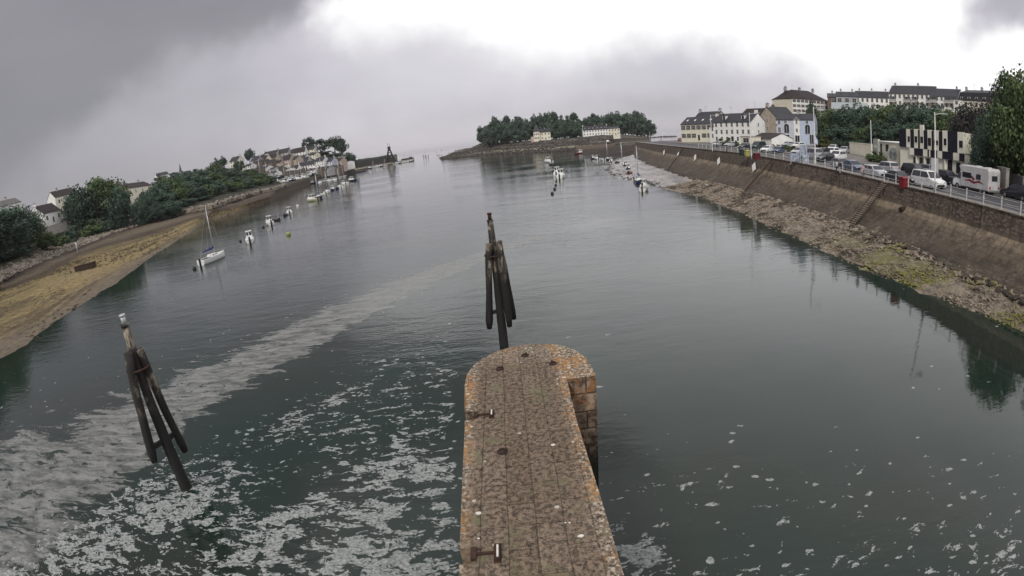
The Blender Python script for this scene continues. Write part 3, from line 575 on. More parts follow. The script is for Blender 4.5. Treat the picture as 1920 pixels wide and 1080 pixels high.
def ringy(px, py, lab):
    g = G(px, py, 6.0); e = thing('mooring_ring', lab, 'mooring ring', (g.x, g.y, 6.002), random.uniform(0, 3), 'iron rings set in the pier top')
    m = MB(); m.tube([(.085*math.cos(a), .085*math.sin(a), .02) for a in np.linspace(0, 2*math.pi, 17)], .017, 6, cap=False); m.build('ring', RUST, e)
    m = MB().tube([(0.07, 0, 0), (0.07, 0, .05)], .03, 8); m.ball((0.07, 0, .05), .032); m.build('bolt', RUST, e)
    m = MB().tube([(0, 0, 0), (0, 0, .006)], .12, 14); m.build('worn_recess', mat('ring_stain', (.05, .035, .028)), e)
ringy(984, 667, 'rusty ring at the very tip of the pier, farthest from the camera'); ringy(937, 692, 'rusty ring left of centre near the rounded pier end')
ringy(1037, 682, 'rusty ring right of centre near the rounded pier end'); ringy(942, 847, 'lone rusty ring on the pier between the two slots')
def lpatch(px, py, r):
    g = G(px, py, 6.0); m = MB(); k_ = 11; pts = [(g.x+r*random.uniform(.7, 1.15)*math.cos(2*math.pi*i/k_), g.y+r*.8*random.uniform(.7, 1.15)*math.sin(2*math.pi*i/k_)) for i in range(k_)]
    m.prism(pts, 6.0, 6.004); m.build('white_lichen_patch', WL_, pier)
for a in [(1037, 834, .055), (897, 962, .06), (1089, 1005, .05), (884, 800, .03), (1045, 720, .03), (897, 1010, .025), (1060, 980, .02), (1068, 980, .02)]: lpatch(*a)

# ------------------------------------------------------------------ timber dolphins
def timber(name, pale, wet):
    m = bpy.data.materials.new(name); m.use_nodes = True; k = N(m.node_tree); p = m.node_tree.nodes['Principled BSDF']
    pos = k.n('ShaderNodeNewGeometry').outputs['Position']; sp = k.n('ShaderNodeSeparateXYZ'); k.put(sp.inputs[0], pos)
    g = k.noise(k.map(pos, (3, 3, .5)), 2.2, 6, .75); q = k.noise(pos, 1.1, 4, .6)
    c = k.mix(k.step(g, .38, .56), pale, (.05, .04, .032)); c = k.mix(k.step(q, .44, .54), c, (.022, .018, .016))
    c = k.mix(k.step(k.m('ADD', sp.outputs[2], k.m('MULTIPLY', g, 1.6)), wet+.9, wet-.1), c, (.012, .011, .010))
    k.put(p.inputs[0], c); p.inputs['Roughness'].default_value = .8; k.put(p.inputs['Normal'], k.bump(g, .06)); return m
TIM = timber('weathered_timber', (.34, .29, .22), 4.6)
def dolphin(label, foot_px, top_z, dist, posts, collar, cap):
    c0 = D(foot_px[0], foot_px[1], dist); e = thing('mooring_dolphin', label, 'mooring dolphin', (c0.x, c0.y, 0), 0, 'timber mooring dolphins')
    def loc(px, py, dd): q = D(px, py, dd); return (q.x-c0.x, q.y-c0.y, q.z)
    zc = collar
    random.seed(len(label)); q = .0
    zs = [-3, .2, .8, 1.6, 2.4, 3.2, 4.2, 5.2, zc, top_z]
    m = MB().tube([(0+random.uniform(-q, q), 0, z) for z in zs], [.29, .28, .27, .26, .24, .23, .21, .20, .20, .17], 12, wob=.07); m.build('central_pile', TIM, e)
    m = MB().tube([(0, 0, top_z), (0, 0, top_z+.1)], .19, 12); m.build('top_plate', TIM, e)
    m = MB().tube([(0, 0, top_z+.1), (0, 0, top_z+.42)], .11, 10); m.tube([(0, 0, top_z+.42), (0, 0, top_z+.5)], .14, 10); m.build('metal_cap', METAL if cap else RUST, e)
    ends = []
    for (ux, uy, dd1, lx, ly, dd2, r) in posts:
        a = Vector(loc(ux, uy, dd1)); b2 = Vector(loc(lx, ly, dd2)); ends.append((a, b2))
        pts = [a.lerp(b2, t) for t in (0, .15, .35, .55, .75, .9, 1)]
        m = MB().tube(pts, [r*.95, r, r*1.02, r*.98, r, r*1.12, r*.8], 10, wob=.12); m.build('fender_pile', TIM, e)
    # iron strap round the heads
    m = MB(); mid = sum((a for a, _ in ends), Vector())/len(ends)
    zt = mid.z-.75; ring = []
    for i in range(25):
        t = 2*math.pi*i/24; ring.append((math.cos(t)*.52, math.sin(t)*.52, zt))
    m.tube(ring, .05, 6, cap=False); m.build('iron_strap', RUST, e)
    zb = min(b2.z for _, b2 in ends)+1.0
    for a, b2 in ends:
        t = (zb-a.z)/(b2.z-a.z); q_ = a.lerp(b2, t)
        m = MB().bar((0, 0, zb), (q_.x, q_.y, zb), .18, .2); m.build('brace', TIM, e)
    return e
dL = math.hypot(*G(350, 915).xy); dC = 28.4
dolphin('timber dolphin with pale metal cap, left of the pier amid foam', (350, 915), 7.62, dL, [(238, 664, dL-.42, 290, 865, dL-.15), (258, 652, dL-.1, 350, 845, dL+.9), (246, 660, dL+.6, 322, 840, dL+1.2)] and [(240, 662, dL-.35, 290, 866, dL-.2, .19), (262, 655, dL-.1, 347, 846, dL+.35, .19)], 6.3, True)
dolphin('dark timber dolphin straight behind the rounded pier end', (946, 655), 7.6, dC, [(916, 457, dC-.35, 918, 616, dC-.2, .19), (935, 453, dC-.5, 956, 612, dC-.2, .19), (936, 452, dC+.5, 964, 598, dC+.8, .17)], 6.4, False)
# ------------------------------------------------------------------ vegetation
def rs(s): return np.random.RandomState(s)
def crown_mesh(name, seed, nclump, nleaf, leaf, mats, shape='round', low=.12, tall=1.0):
    """crown inside a unit box (width 1, height 1, standing on z=0): leaf clumps on an uneven shell"""
    r = rs(seed); C_ = []
    for i in range(nclump):
        for _ in range(30):
            u = r.uniform(-1, 1, 3); q = np.linalg.norm(u)
            if .35 < q < 1: break
        if shape == 'round': c = np.array([u[0]*.40, u[1]*.40, low+(1-low)*(.5+u[2]*.42)]); s = r.uniform(.10, .19)
        elif shape == 'flat': c = np.array([u[0]*.42, u[1]*.42, .72+u[2]*.18+(.05 if q < .5 else 0)]); s = r.uniform(.09, .17)
        elif shape == 'tall':
            t = r.uniform(0, 1); w_ = .42*math.sin(math.pi*min(1, .15+.8*t))**.7; a = r.uniform(0, 6.28); c = np.array([math.cos(a)*w_*r.uniform(.4, 1), math.sin(a)*w_*r.uniform(.4, 1), low+(1-low)*(.05+.88*t)]); s = r.uniform(.09, .16)
        elif shape == 'mound': c = np.array([u[0]*.42, u[1]*.42, abs(u[2])*.75+.08]); s = r.uniform(.10, .18)
        C_.append((c, s, r.uniform(0, 1)))
    V = []; T = []; per = max(4, nleaf//nclump)
    for c, s, tone in C_:
        u = r.normal(size=(per, 3)); u /= np.linalg.norm(u, axis=1)[:, None]; rad = s*r.uniform(.55, 1.08, (per, 1)); P_ = c+u*rad*np.array([1, 1, .85])
        nr = u+r.normal(size=(per, 3))*.55; nr /= np.linalg.norm(nr, axis=1)[:, None]
        a = np.cross(nr, r.normal(size=(per, 3))); a /= np.linalg.norm(a, axis=1)[:, None]; b = np.cross(nr, a)
        sz = leaf*r.uniform(.6, 1.3, (per, 1)); a = a*sz; b = b*sz*.75
        q = np.stack([P_-a-b*.4, P_+b, P_+a-b*.3, P_-b], 1); V.append(q.reshape(-1, 3))
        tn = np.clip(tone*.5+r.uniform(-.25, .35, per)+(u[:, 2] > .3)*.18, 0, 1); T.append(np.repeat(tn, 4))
    V = np.concatenate(V); T = np.concatenate(T); V[:, 2] = np.maximum(V[:, 2], .0)
    return npmesh(name, V, np.arange(len(V)).reshape(-1, 4), mats, False, {'tone': T})
def trunk_mesh(name, seed, hb=.35, top=.8, rad=.03, spread=.3):
    random.seed(seed); m = MB()
    m.tube([(0, 0, -.1), (.005, .0, .08), (.012, .008, hb), (.0, -.01, top)], [rad*1.5, rad, rad*.8, rad*.25], 7)
    for i in range(8):
        a = i*2.4+random.uniform(-.4, .4); z = random.uniform(hb*.8, hb+.25); e_ = z+random.uniform(.12, .3)
        m.tube([(0, 0, z), (math.cos(a)*spread*.45, math.sin(a)*spread*.45, z+(e_-z)*.4), (math.cos(a)*spread, math.sin(a)*spread, e_)], [rad*.45, rad*.28, rad*.08], 5)
    return m.mesh(name, BARK)
TREES = {}
def tree_kind(kind):
    if kind in TREES: return TREES[kind]
    K = {'near1': ('round', 120, 16000, .017, LEAF, .03), 'near2': ('round', 120, 15000, .017, LEAFB, .10), 'near3': ('round', 100, 12000, .018, LEAFP, .04),
         'oak1': ('round', 70, 7000, .024, LEAF, .06), 'oak2': ('round', 60, 6500, .026, LEAFB, .04), 'oak3': ('round', 64, 6500, .025, LEAFD, .10),
         'far1': ('round', 34, 1700, .045, LEAFD, .06), 'far2': ('round', 30, 1500, .045, LEAFB, .08), 'far3': ('tall', 30, 1400, .045, LEAFD, .10),
         'pine1': ('flat', 26, 1900, .034, LEAFD, .5), 'pine2': ('flat', 18, 1300, .036, LEAFD, .5), 'bush1': ('mound', 30, 2400, .035, LEAF, 0), 'bush2': ('mound', 26, 2000, .04, LEAFO, 0), 'bush3': ('mound', 26, 2400, .035, LEAFB, 0)}
    s, nc, nl, lf, m, low_ = K[kind]; seed = sum(map(ord, kind))
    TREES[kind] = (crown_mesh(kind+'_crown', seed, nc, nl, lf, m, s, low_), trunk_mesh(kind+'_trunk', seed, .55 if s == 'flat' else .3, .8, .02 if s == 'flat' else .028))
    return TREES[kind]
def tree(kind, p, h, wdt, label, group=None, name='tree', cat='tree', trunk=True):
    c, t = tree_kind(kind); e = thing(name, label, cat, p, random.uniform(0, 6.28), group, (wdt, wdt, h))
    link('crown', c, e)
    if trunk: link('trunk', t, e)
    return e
def ptree(terr, kind, px, top, base, dist, wpx, label, group=None, sink=.4, **kw):
    a = AZ(px, (top+base)/2); z = (terr.z(a, dist) if hasattr(terr, 'z') else terr(dist*math.sin(a), dist*math.cos(a)))-sink
    h = D(px, top, dist).z-z; return tree(kind, (dist*math.sin(a), dist*math.cos(a), z), max(h, 1.5)*1.05, wpx*1.28*dist/F, label, group, **kw)
# left bank, frame edge and beyond it
LG = 'broadleaf trees on the left bank'
ptree(LEFT, 'near2', 18, 392, 530, 178, 120, 'dark bushy tree cut by the left edge of the picture', LG)
ptree(LEFT, 'near1', 52, 402, 505, 188, 62, 'second dark tree from the left edge, below the small white house', LG)
ptree(LEFT, 'oak1', 88, 436, 490, 196, 34, 'small round tree at the right foot of the leftmost dark trees', LG)
ptree(LEFT, 'oak2', 28, 460, 540, 172, 70, 'low front tree filling the foot of the leftmost dark trees', LG)
for i, (a_, dd, h_) in enumerate([(-59.5, 165, 23), (-63, 150, 25), (-68, 140, 25), (-74, 130, 24)]):
    a = R_(a_); tree('oak%d' % (i % 3+1), (dd*math.sin(a), dd*math.cos(a), LEFT.z(a, dd)-.4), h_, 17, 'tree of the dark row leaving the picture at the left', LG)
ptree(LEFT, 'oak3', 150, 352, 440, 232, 58, 'dark tree beside the white gabled house, left half of the big pair', LG)
ptree(LEFT, 'oak1', 196, 334, 440, 238, 84, 'biggest round tree on the left bank between the two cream houses', LG)
ptree(LEFT, 'oak2', 222, 352, 430, 230, 50, 'rounded tree just left of the cream house with the brown roof', LG)
for px, tp, bs, dd, wp, kd, lb in [(112, 432, 462, 205, 30, 'bush1', 'low hedge bush below the small white house'), (136, 420, 458, 212, 34, 'bush3', 'dark bush below the fence of the small white house'), (170, 408, 450, 222, 44, 'bush1', 'wide dark shrub at the foot of the biggest left tree'), (198, 402, 445, 228, 34, 'bush3', 'bluish shrub in front of the biggest left tree'),
                                   (78, 455, 492, 196, 36, 'bush2', 'olive scrub on the slope near the leftmost trees'), (100, 470, 500, 190, 30, 'bush2', 'olive scrub beside the pale rip-rap at the left'), (228, 408, 436, 245, 30, 'bush2', 'olive scrub below the cream house with the brown roof'), (60, 505, 540, 172, 34, 'bush3', 'dark scrub at the foot of the leftmost trees')]:
    ptree(LEFT, kd, px, tp, bs, dd, wp, lb, 'shrubs on the left bank', name='shrub', cat='shrub', trunk=False)
spots = [(262, 372, 416, 228, 40), (288, 348, 412, 236, 46), (276, 366, 418, 222, 32), (318, 334, 405, 250, 52), (308, 358, 414, 234, 42), (346, 340, 400, 256, 48), (336, 352, 410, 240, 40), (372, 330, 395, 275, 50), (364, 350, 404, 250, 44),
         (400, 326, 386, 300, 46), (392, 348, 396, 262, 42), (424, 312, 380, 330, 46), (416, 338, 388, 290, 42), (446, 322, 372, 345, 38), (440, 342, 380, 310, 40), (466, 318, 365, 365, 36), (462, 340, 372, 335, 34), (484, 326, 360, 380, 34), (496, 338, 358, 390, 26), (380, 318, 380, 330, 40), (350, 322, 380, 330, 40), (405, 308, 372, 350, 34),
 (268, 388, 415, 222, 30), (296, 380, 412, 218, 34), (322, 376, 410, 222, 36), (352, 372, 406, 232, 36), (380, 368, 400, 244, 36), (408, 362, 394, 262, 34), (432, 356, 388, 285, 32), (455, 352, 380, 312, 30), (476, 346, 372, 345, 28), (494, 342, 364, 375, 26), (508, 340, 360, 395, 22), (470, 330, 366, 350, 34), (300, 340, 405, 245, 44), (430, 330, 380, 310, 42)]
words = ['frontmost', 'tall', 'low']
for i, (px, tp, bs, dd, wp) in enumerate(spots):
    row = 'front row' if bs > 395 or dd < 265 else 'upper row'
    ptree(LEFT, ['oak1', 'oak2', 'oak3'][i % 3] if i % 4 else 'oak2', px, tp, bs, dd, wp, 'leafy tree of the unbroken wooded bank between the cream house and the village', 'trees of the wooded left bank')
for px, tp, dd, wp in [(330, 322, 520, 30), (360, 318, 560, 34), (300, 326, 480, 24)]:
    ptree(LEFT, 'far2', px, tp, 340, dd, wp, 'distant tree on the skyline among the far left rooftops', 'distant skyline trees')
ptree(LEFT, 'pine1', 411, 296, 325, 400, 26, 'leaning umbrella pine standing above the wooded left bank', name='pine_tree', cat='pine tree')
ptree(LEFT, 'pine2', 467, 280, 305, 440, 18, 'lone small umbrella pine at the left end of the hillside village', name='pine_tree', cat='pine tree')
ptree(LEFT, 'far1', 577, 257, 285, 545, 21, 'dark round tree right behind the topmost village house', 'trees crowning the village hill')
for px, tp, bs, dd, wp, kd, lb in [(600, 263, 290, 545, 28, 'far3', 'tall dark tree between the topmost village house and the big pine'), (627, 257, 300, 540, 40, 'pine1', 'largest spreading pine crowning the right end of the village'), (641, 265, 300, 530, 22, 'pine1', 'second spreading pine at the right end of the village'),
                                   (606, 284, 300, 525, 34, 'far1', 'low dark tree behind the white and blue village houses'), (628, 284, 302, 520, 28, 'far2', 'low dark tree below the largest spreading pine'), (653, 285, 306, 520, 26, 'far1', 'dark dome shaped tree at the right end of the village'), (462, 318, 340, 395, 26, 'far1', 'dark tree left of the boatyard masts'), (476, 326, 346, 400, 26, 'far1', 'dark tree just left of the boatyard'), (486, 334, 350, 398, 20, 'far1', 'low tree above the left end of the boatyard'), (449, 300, 330, 420, 20, 'far1', 'dark tree right of the steep roofed house above the wood')]:
    ptree(LEFT, kd, px, tp, bs, dd, wp, lb, 'trees crowning the village hill')
for i, (px, dd) in enumerate([(400, 292), (412, 300), (425, 308), (437, 318), (450, 332), (462, 348), (474, 362), (486, 378), (498, 392), (508, 402), (392, 280), (418, 292), (444, 312), (468, 338), (490, 366)]):
    a = AZ(px, interp(px, [390, 510], [386, 352])); z = LEFT.z(a, dd*.92)-.5; tree('bush%d' % (1+2*(i % 2)), (dd*.92*math.sin(a), dd*.92*math.cos(a), z), 6.5+i % 3, 12, 'dark shrub fringing the foot of the wooded left bank', 'shrubs fringing the wooded bank', name='shrub', cat='shrub', trunk=False)
# island wood
r = rs(3)
def island_top(px): return interp(px, [898, 906, 930, 960, 975, 990, 1005, 1020, 1036, 1048, 1060, 1082, 1088, 1094, 1102, 1130, 1140, 1150, 1165, 1180, 1200, 1206, 1214, 1220], [246, 236, 221, 219, 215, 221, 215, 209, 209, 212, 213, 214, 219, 224, 217, 216, 212, 209, 212, 212, 212, 210, 218, 232])
G1, G2 = 'trees of the island wood left of its dip', 'trees of the island wood right of its dip'
for row, (dd, df) in enumerate([(575, 14), (600, 6), (630, 0)]):
    for px in np.arange(905, 1218, 11.5):
        px = px+r.uniform(-4, 4); lft = px < 1090; tp = island_top(px)+df+r.uniform(0, 4)
        if px > 1150: dd_ = max(dd, 640)+row*12
        elif px < 912: dd_ = 640
        else: dd_ = dd
        if row == 0 and (px > 1148 or 985 < px < 1040 or px > 1086): continue
        ptree(ISL, ['far1', 'far3', 'far2', 'pine1'][int(r.randint(0, 4 if row == 2 else 3))], px, tp, 262, dd_, r.uniform(19, 30), 'dark tree of the dense island wood '+('left' if lft else 'right')+' of the dip in its skyline', G1 if lft else G2)
for px, tp, bs, dd, wp in [(1040, 240, 262, 550, 16), (1056, 238, 262, 552, 18), (1072, 240, 260, 554, 18), (1086, 236, 258, 556, 18), (1048, 228, 262, 562, 22), (1068, 228, 262, 562, 22), (984, 244, 266, 552, 16), (966, 236, 268, 558, 22), (948, 240, 268, 572, 22), (930, 244, 269, 592, 20), (914, 250, 268, 617, 18), (1104, 243, 256, 554, 10), (1144, 243, 256, 556, 10), (1170, 240, 258, 660, 14), (1186, 238, 262, 665, 16), (1203, 236, 262, 665, 18), (904, 256, 269, 632, 12)]:
    ptree(ISL, 'far2' if px % 4 else 'far1', px, tp, bs, dd, wp, 'rounded lower tree along the foot of the island wood', 'lower trees at the foot of the island wood')
# right hand hillside
RG = 'trees of the dark wood behind the car park'
rt = [(1542, 226, 285, 178, 34), (1560, 206, 288, 176, 44), (1588, 200, 290, 172, 48), (1612, 198, 292, 168, 46), (1640, 198, 292, 160, 50), (1668, 196, 292, 152, 50), (1696, 198, 290, 146, 48), (1722, 196, 290, 140, 50), (1750, 200, 290, 134, 50), (1776, 206, 300, 126, 46),
      (1552, 248, 286, 168, 34), (1574, 236, 288, 162, 40), (1600, 232, 290, 158, 40), (1626, 236, 292, 150, 42), (1654, 232, 292, 142, 44), (1684, 234, 290, 136, 44), (1712, 226, 290, 130, 40), (1545, 262, 284, 160, 26), (1580, 262, 290, 152, 34), (1615, 262, 290, 144, 34), (1650, 262, 292, 136, 34)]
for i, (px, tp, bs, dd, wp) in enumerate(rt):
    ptree(ZR, ['oak2', 'oak1', 'oak3', 'oak2'][i % 4], px, tp+r.uniform(-3, 3), bs, dd, wp*1.15, 'dark leafy tree of the dense wood between the blue grey house and the chequered building', RG)
NG = 'tall trees at the right edge of the picture'
for px, tp, dd, wp, kd, lb in [(1822, 200, 88, 66, 'near3', 'purplish slender tree right behind the chequered building'), (1846, 196, 84, 60, 'near3', 'purplish tree behind the white camper van'), (1872, 200, 74, 66, 'near2', 'leafy tree between the camper van and the tallest right tree'),
                               (1916, 122, 70, 96, 'near1', 'tallest tree, at the right edge of the picture'), (1888, 150, 82, 60, 'near3', 'tall tree immediately left of the tallest right tree'), (1850, 240, 72, 50, 'near2', 'lower leafy tree just right of the chequered building')]:
    ptree(ZR, kd, px, tp, 330, dd, wp*1.1, lb, NG)
for x, y, h_ in [(63, 28, 15.5), (60, 17, 16), (62, 6, 16), (68, 22, 17), (58, -6, 15)]:
    tree(random.choice(['near1', 'near2']), (x, y, ZR(x, y)-.3), h_, 9.5, 'tall tree of the row leaving the picture at the right', NG)
for px, tp, bs, dd, wp, kd, lb in [(1636, 280, 303, 98, 26, 'bush1', 'left one of the two clipped dark bushes by the cream annex'), (1650, 282, 304, 97, 22, 'bush1', 'right one of the two clipped dark bushes by the cream annex'), (1523, 192, 220, 190, 22, 'oak3', 'dark conifer in front of the long white block on the hill'),
                                   (1350, 258, 268, 155, 22, 'bush1', 'dark hedge bush left of the white garage'), (1366, 256, 268, 150, 20, 'bush1', 'dark bush beside the white garage wall'), (1381, 262, 272, 146, 12, 'bush1', 'small dark shrub before the white garage'),
                                   (1448, 270, 281, 130, 14, 'bush1', 'dark bush behind the parked cars left of the blue house'), (1460, 272, 284, 126, 18, 'bush2', 'yellow green bush behind the parked cars'), (1487, 278, 292, 116, 22, 'bush2', 'yellow green bush by the information boards'), (1475, 270, 282, 128, 16, 'bush1', 'dark bush between the two yellow green bushes'),
                                   (1553, 284, 298, 112, 14, 'bush1', 'round dark bush left of the parked white car'), (1545, 252, 276, 150, 26, 'bush2', 'tawny bush on the bare slope right of the blue house'), (1536, 266, 282, 140, 20, 'bush2', 'tawny bush at the foot of the bare slope'), (1560, 268, 284, 138, 26, 'bush2', 'low tawny bush under the dark wood')]:
    ptree(ZR, kd, px, tp, bs, dd, wp, lb, 'bushes around the car park', sink=.2, name='bush', cat='bush', trunk=(kd[0] == 'o'))
# ------------------------------------------------------------------ shore stones
def rocks(name, pts, sizes, mats, seed, label, flat=.6):
    r = rs(seed); t = (1+5**.5)/2
    ico = np.array([(-1, t, 0), (1, t, 0), (-1, -t, 0), (1, -t, 0), (0, -1, t), (0, 1, t), (0, -1, -t), (0, 1, -t), (t, 0, -1), (t, 0, 1), (-t, 0, -1), (-t, 0, 1)])/1.9
    fc = np.array([(0, 11, 5), (0, 5, 1), (0, 1, 7), (0, 7, 10), (0, 10, 11), (1, 5, 9), (5, 11, 4), (11, 10, 2), (10, 7, 6), (7, 1, 8), (3, 9, 4), (3, 4, 2), (3, 2, 6), (3, 6, 8), (3, 8, 9), (4, 9, 5), (2, 4, 11), (6, 2, 10), (8, 6, 7), (9, 8, 1)])
    n_ = len(pts); V = ico[None]*r.uniform(.65, 1.3, (n_, 12, 1)); a = r.uniform(0, 6.28, n_); c, s = np.cos(a)[:, None], np.sin(a)[:, None]
    V = V*np.array([1, r.uniform(.6, .9), flat]); X_ = V[..., 0]*c-V[..., 1]*s; Y_ = V[..., 0]*s+V[..., 1]*c; V = np.stack([X_, Y_, V[..., 2]], -1)*np.asarray(sizes)[:, None, None]+np.asarray(pts)[:, None, :]
    Fc = (fc[None]+np.arange(n_)[:, None, None]*12).reshape(-1, 3)
    return tag(link(name, npmesh(name, V.reshape(-1, 3), Fc, mats, False, nside=3)), kind='stuff')
def rockmat(name, a, b, weed, far=None):
    m = bpy.data.materials.new(name); m.use_nodes = True; k = N(m.node_tree); p = m.node_tree.nodes['Principled BSDF']
    pos = k.n('ShaderNodeNewGeometry').outputs['Position']; sp = k.n('ShaderNodeSeparateXYZ'); k.put(sp.inputs[0], pos)
    c = k.mix(k.step(k.noise(pos, 1.7, 5, .7), .38, .62), a, b); c = k.mix(k.step(k.noise(pos, .35, 4, .65), .50, .62), c, weed)
    if far: c = k.mix(k.m('MULTIPLY', k.step(sp.outputs[1], 46, 30), k.step(k.noise(pos, .22, 4, .6), .45, .58)), c, far)
    k.put(p.inputs[0], c); p.inputs['Roughness'].default_value = .8; k.put(p.inputs['Normal'], k.bump(k.noise(pos, 6, 5, .7), .05)); return m
r = rs(11); pts = []; sz = []
for i in range(9500):
    y = 8+95*r.uniform()**1.1; t = r.uniform(-.12, 1.02) ** 1; x = interp(y, YQ, XW)*(1-t)+interp(y, YQ, XF)*t
    z = -.12+(interp(y, YQ, ZF)+.15)*max(t, 0)**1.0
    if t < 0: z = -.12
    s = r.uniform(.05, .17)*(1.0 if t < .8 else 1.7)*(.8+y/110)*(1.6 if r.uniform() < .06 else 1)
    pts.append((x, y, z)); sz.append(s)
rocks('shore_rocks', pts, sz, rockmat('rubble', (.30, .25, .19), (.13, .10, .075), (.045, .035, .025), (.17, .16, .04)), 5, '')
pts = []; sz = []
for i in range(1300):
    y = r.uniform(92, 225); t = r.uniform(0, .9); x = interp(y, YQ, XW)*(1-t)+interp(y, YQ, XF)*t
    pts.append((x, y, .02)); sz.append(r.uniform(.1, .35))
for i in range(900):
    y = r.uniform(15, 215); x = interp(y, YQ, XF)-r.uniform(0, .8)
    pts.append((x, y, interp(y, YQ, ZF)-.1)); sz.append(r.uniform(.2, .5))
rocks('weedy_rocks', pts, sz, rockmat('weedy_rock', (.05, .04, .03), (.03, .022, .018), (.09, .075, .05)), 6, '')
pts = []; sz = []
for i in range(5200):
    a = R_(r.uniform(-64, -24)); dd, zz = LEFT.at(a); t = r.uniform(.0, 1); j = 3 if r.uniform() < .7 else 4
    dv = dd[j]*(1-t)+dd[j+1]*t; zv = zz[j]*(1-t)+zz[j+1]*t
    if j == 4 and t > .25: continue
    pts.append((dv*math.sin(a), dv*math.cos(a), zv+.1)); sz.append(r.uniform(.3, .95)*(dv/200)**.5)
rocks('riprap_rocks', pts, sz, rockmat('riprap', (.30, .26, .21), (.16, .13, .105), (.06, .045, .035)), 8, '')
pts = []; sz = []
for i in range(2600):
    a = R_(r.uniform(-62, -26)); dd, zz = LEFT.at(a); t = r.uniform(0, 1)**.35 if r.uniform() < .8 else r.uniform()
    dv = dd[1]*(1-t)+dd[2]*t; zv = zz[1]*(1-t)+zz[2]*t
    pts.append((dv*math.sin(a), dv*math.cos(a), zv)); sz.append(r.uniform(.12, .42))
rocks('seaweed_clumps', pts, sz, rockmat('wrack', (.10, .07, .03), (.06, .04, .02), (.035, .025, .018)), 9, '', .35)

pts = []; sz = []
for i in range(2600):
    a = r.uniform(AZ(828, 299), AZ(1150, 276)); dd, zz = ISL.at(a); j = int(r.choice([1, 1, 2, 3, 3])); t = r.uniform()**1.5
    dv = dd[j]*(1-t)+dd[j+1]*t; zv = zz[j]*(1-t)+zz[j+1]*t
    pts.append((dv*math.sin(a), dv*math.cos(a), zv)); sz.append(r.uniform(.5, 2.0))
rocks('island_rocks', pts, sz, rockmat('island_rock', (.04, .03, .025), (.025, .02, .017), (.10, .085, .065)), 10, '', .5)
# ------------------------------------------------------------------ buildings
WCACHE = {}
def window_mesh(w_, h_, shut=False, bars=1):
    key = (round(w_, 1), round(h_, 1), shut, bars)
    if key in WCACHE: return WCACHE[key]
    m = MB(); t = .07; m.box(-w_/2, w_/2, -.02, .05, 0, h_, 1)
    for a in ((-w_/2-t, -w_/2, 0, h_), (w_/2, w_/2+t, 0, h_), (-w_/2-t, w_/2+t, h_, h_+t), (-w_/2-t*1.6, w_/2+t*1.6, -t*1.2, 0)): m.box(a[0], a[1], -.07, .05, a[2], a[3], 0)
    for i in range(bars): x = -w_/2+w_*(i+1)/(bars+1); m.box(x-.025, x+.025, -.04, -.021, 0, h_, 0)
    m.box(-w_/2, w_/2, -.038, -.0205, h_*.55-.02, h_*.55+.02, 0)
    if shut:
        for s_ in (-1, 1): x0, x1 = sorted((s_*(w_/2+t), s_*(w_/2+t+w_*.42))); m.box(x0, x1, -.06, .02, 0, h_, 2)
    WCACHE[key] = m.mesh('window', [TRIM, GLASS, SHUT]); return WCACHE[key]
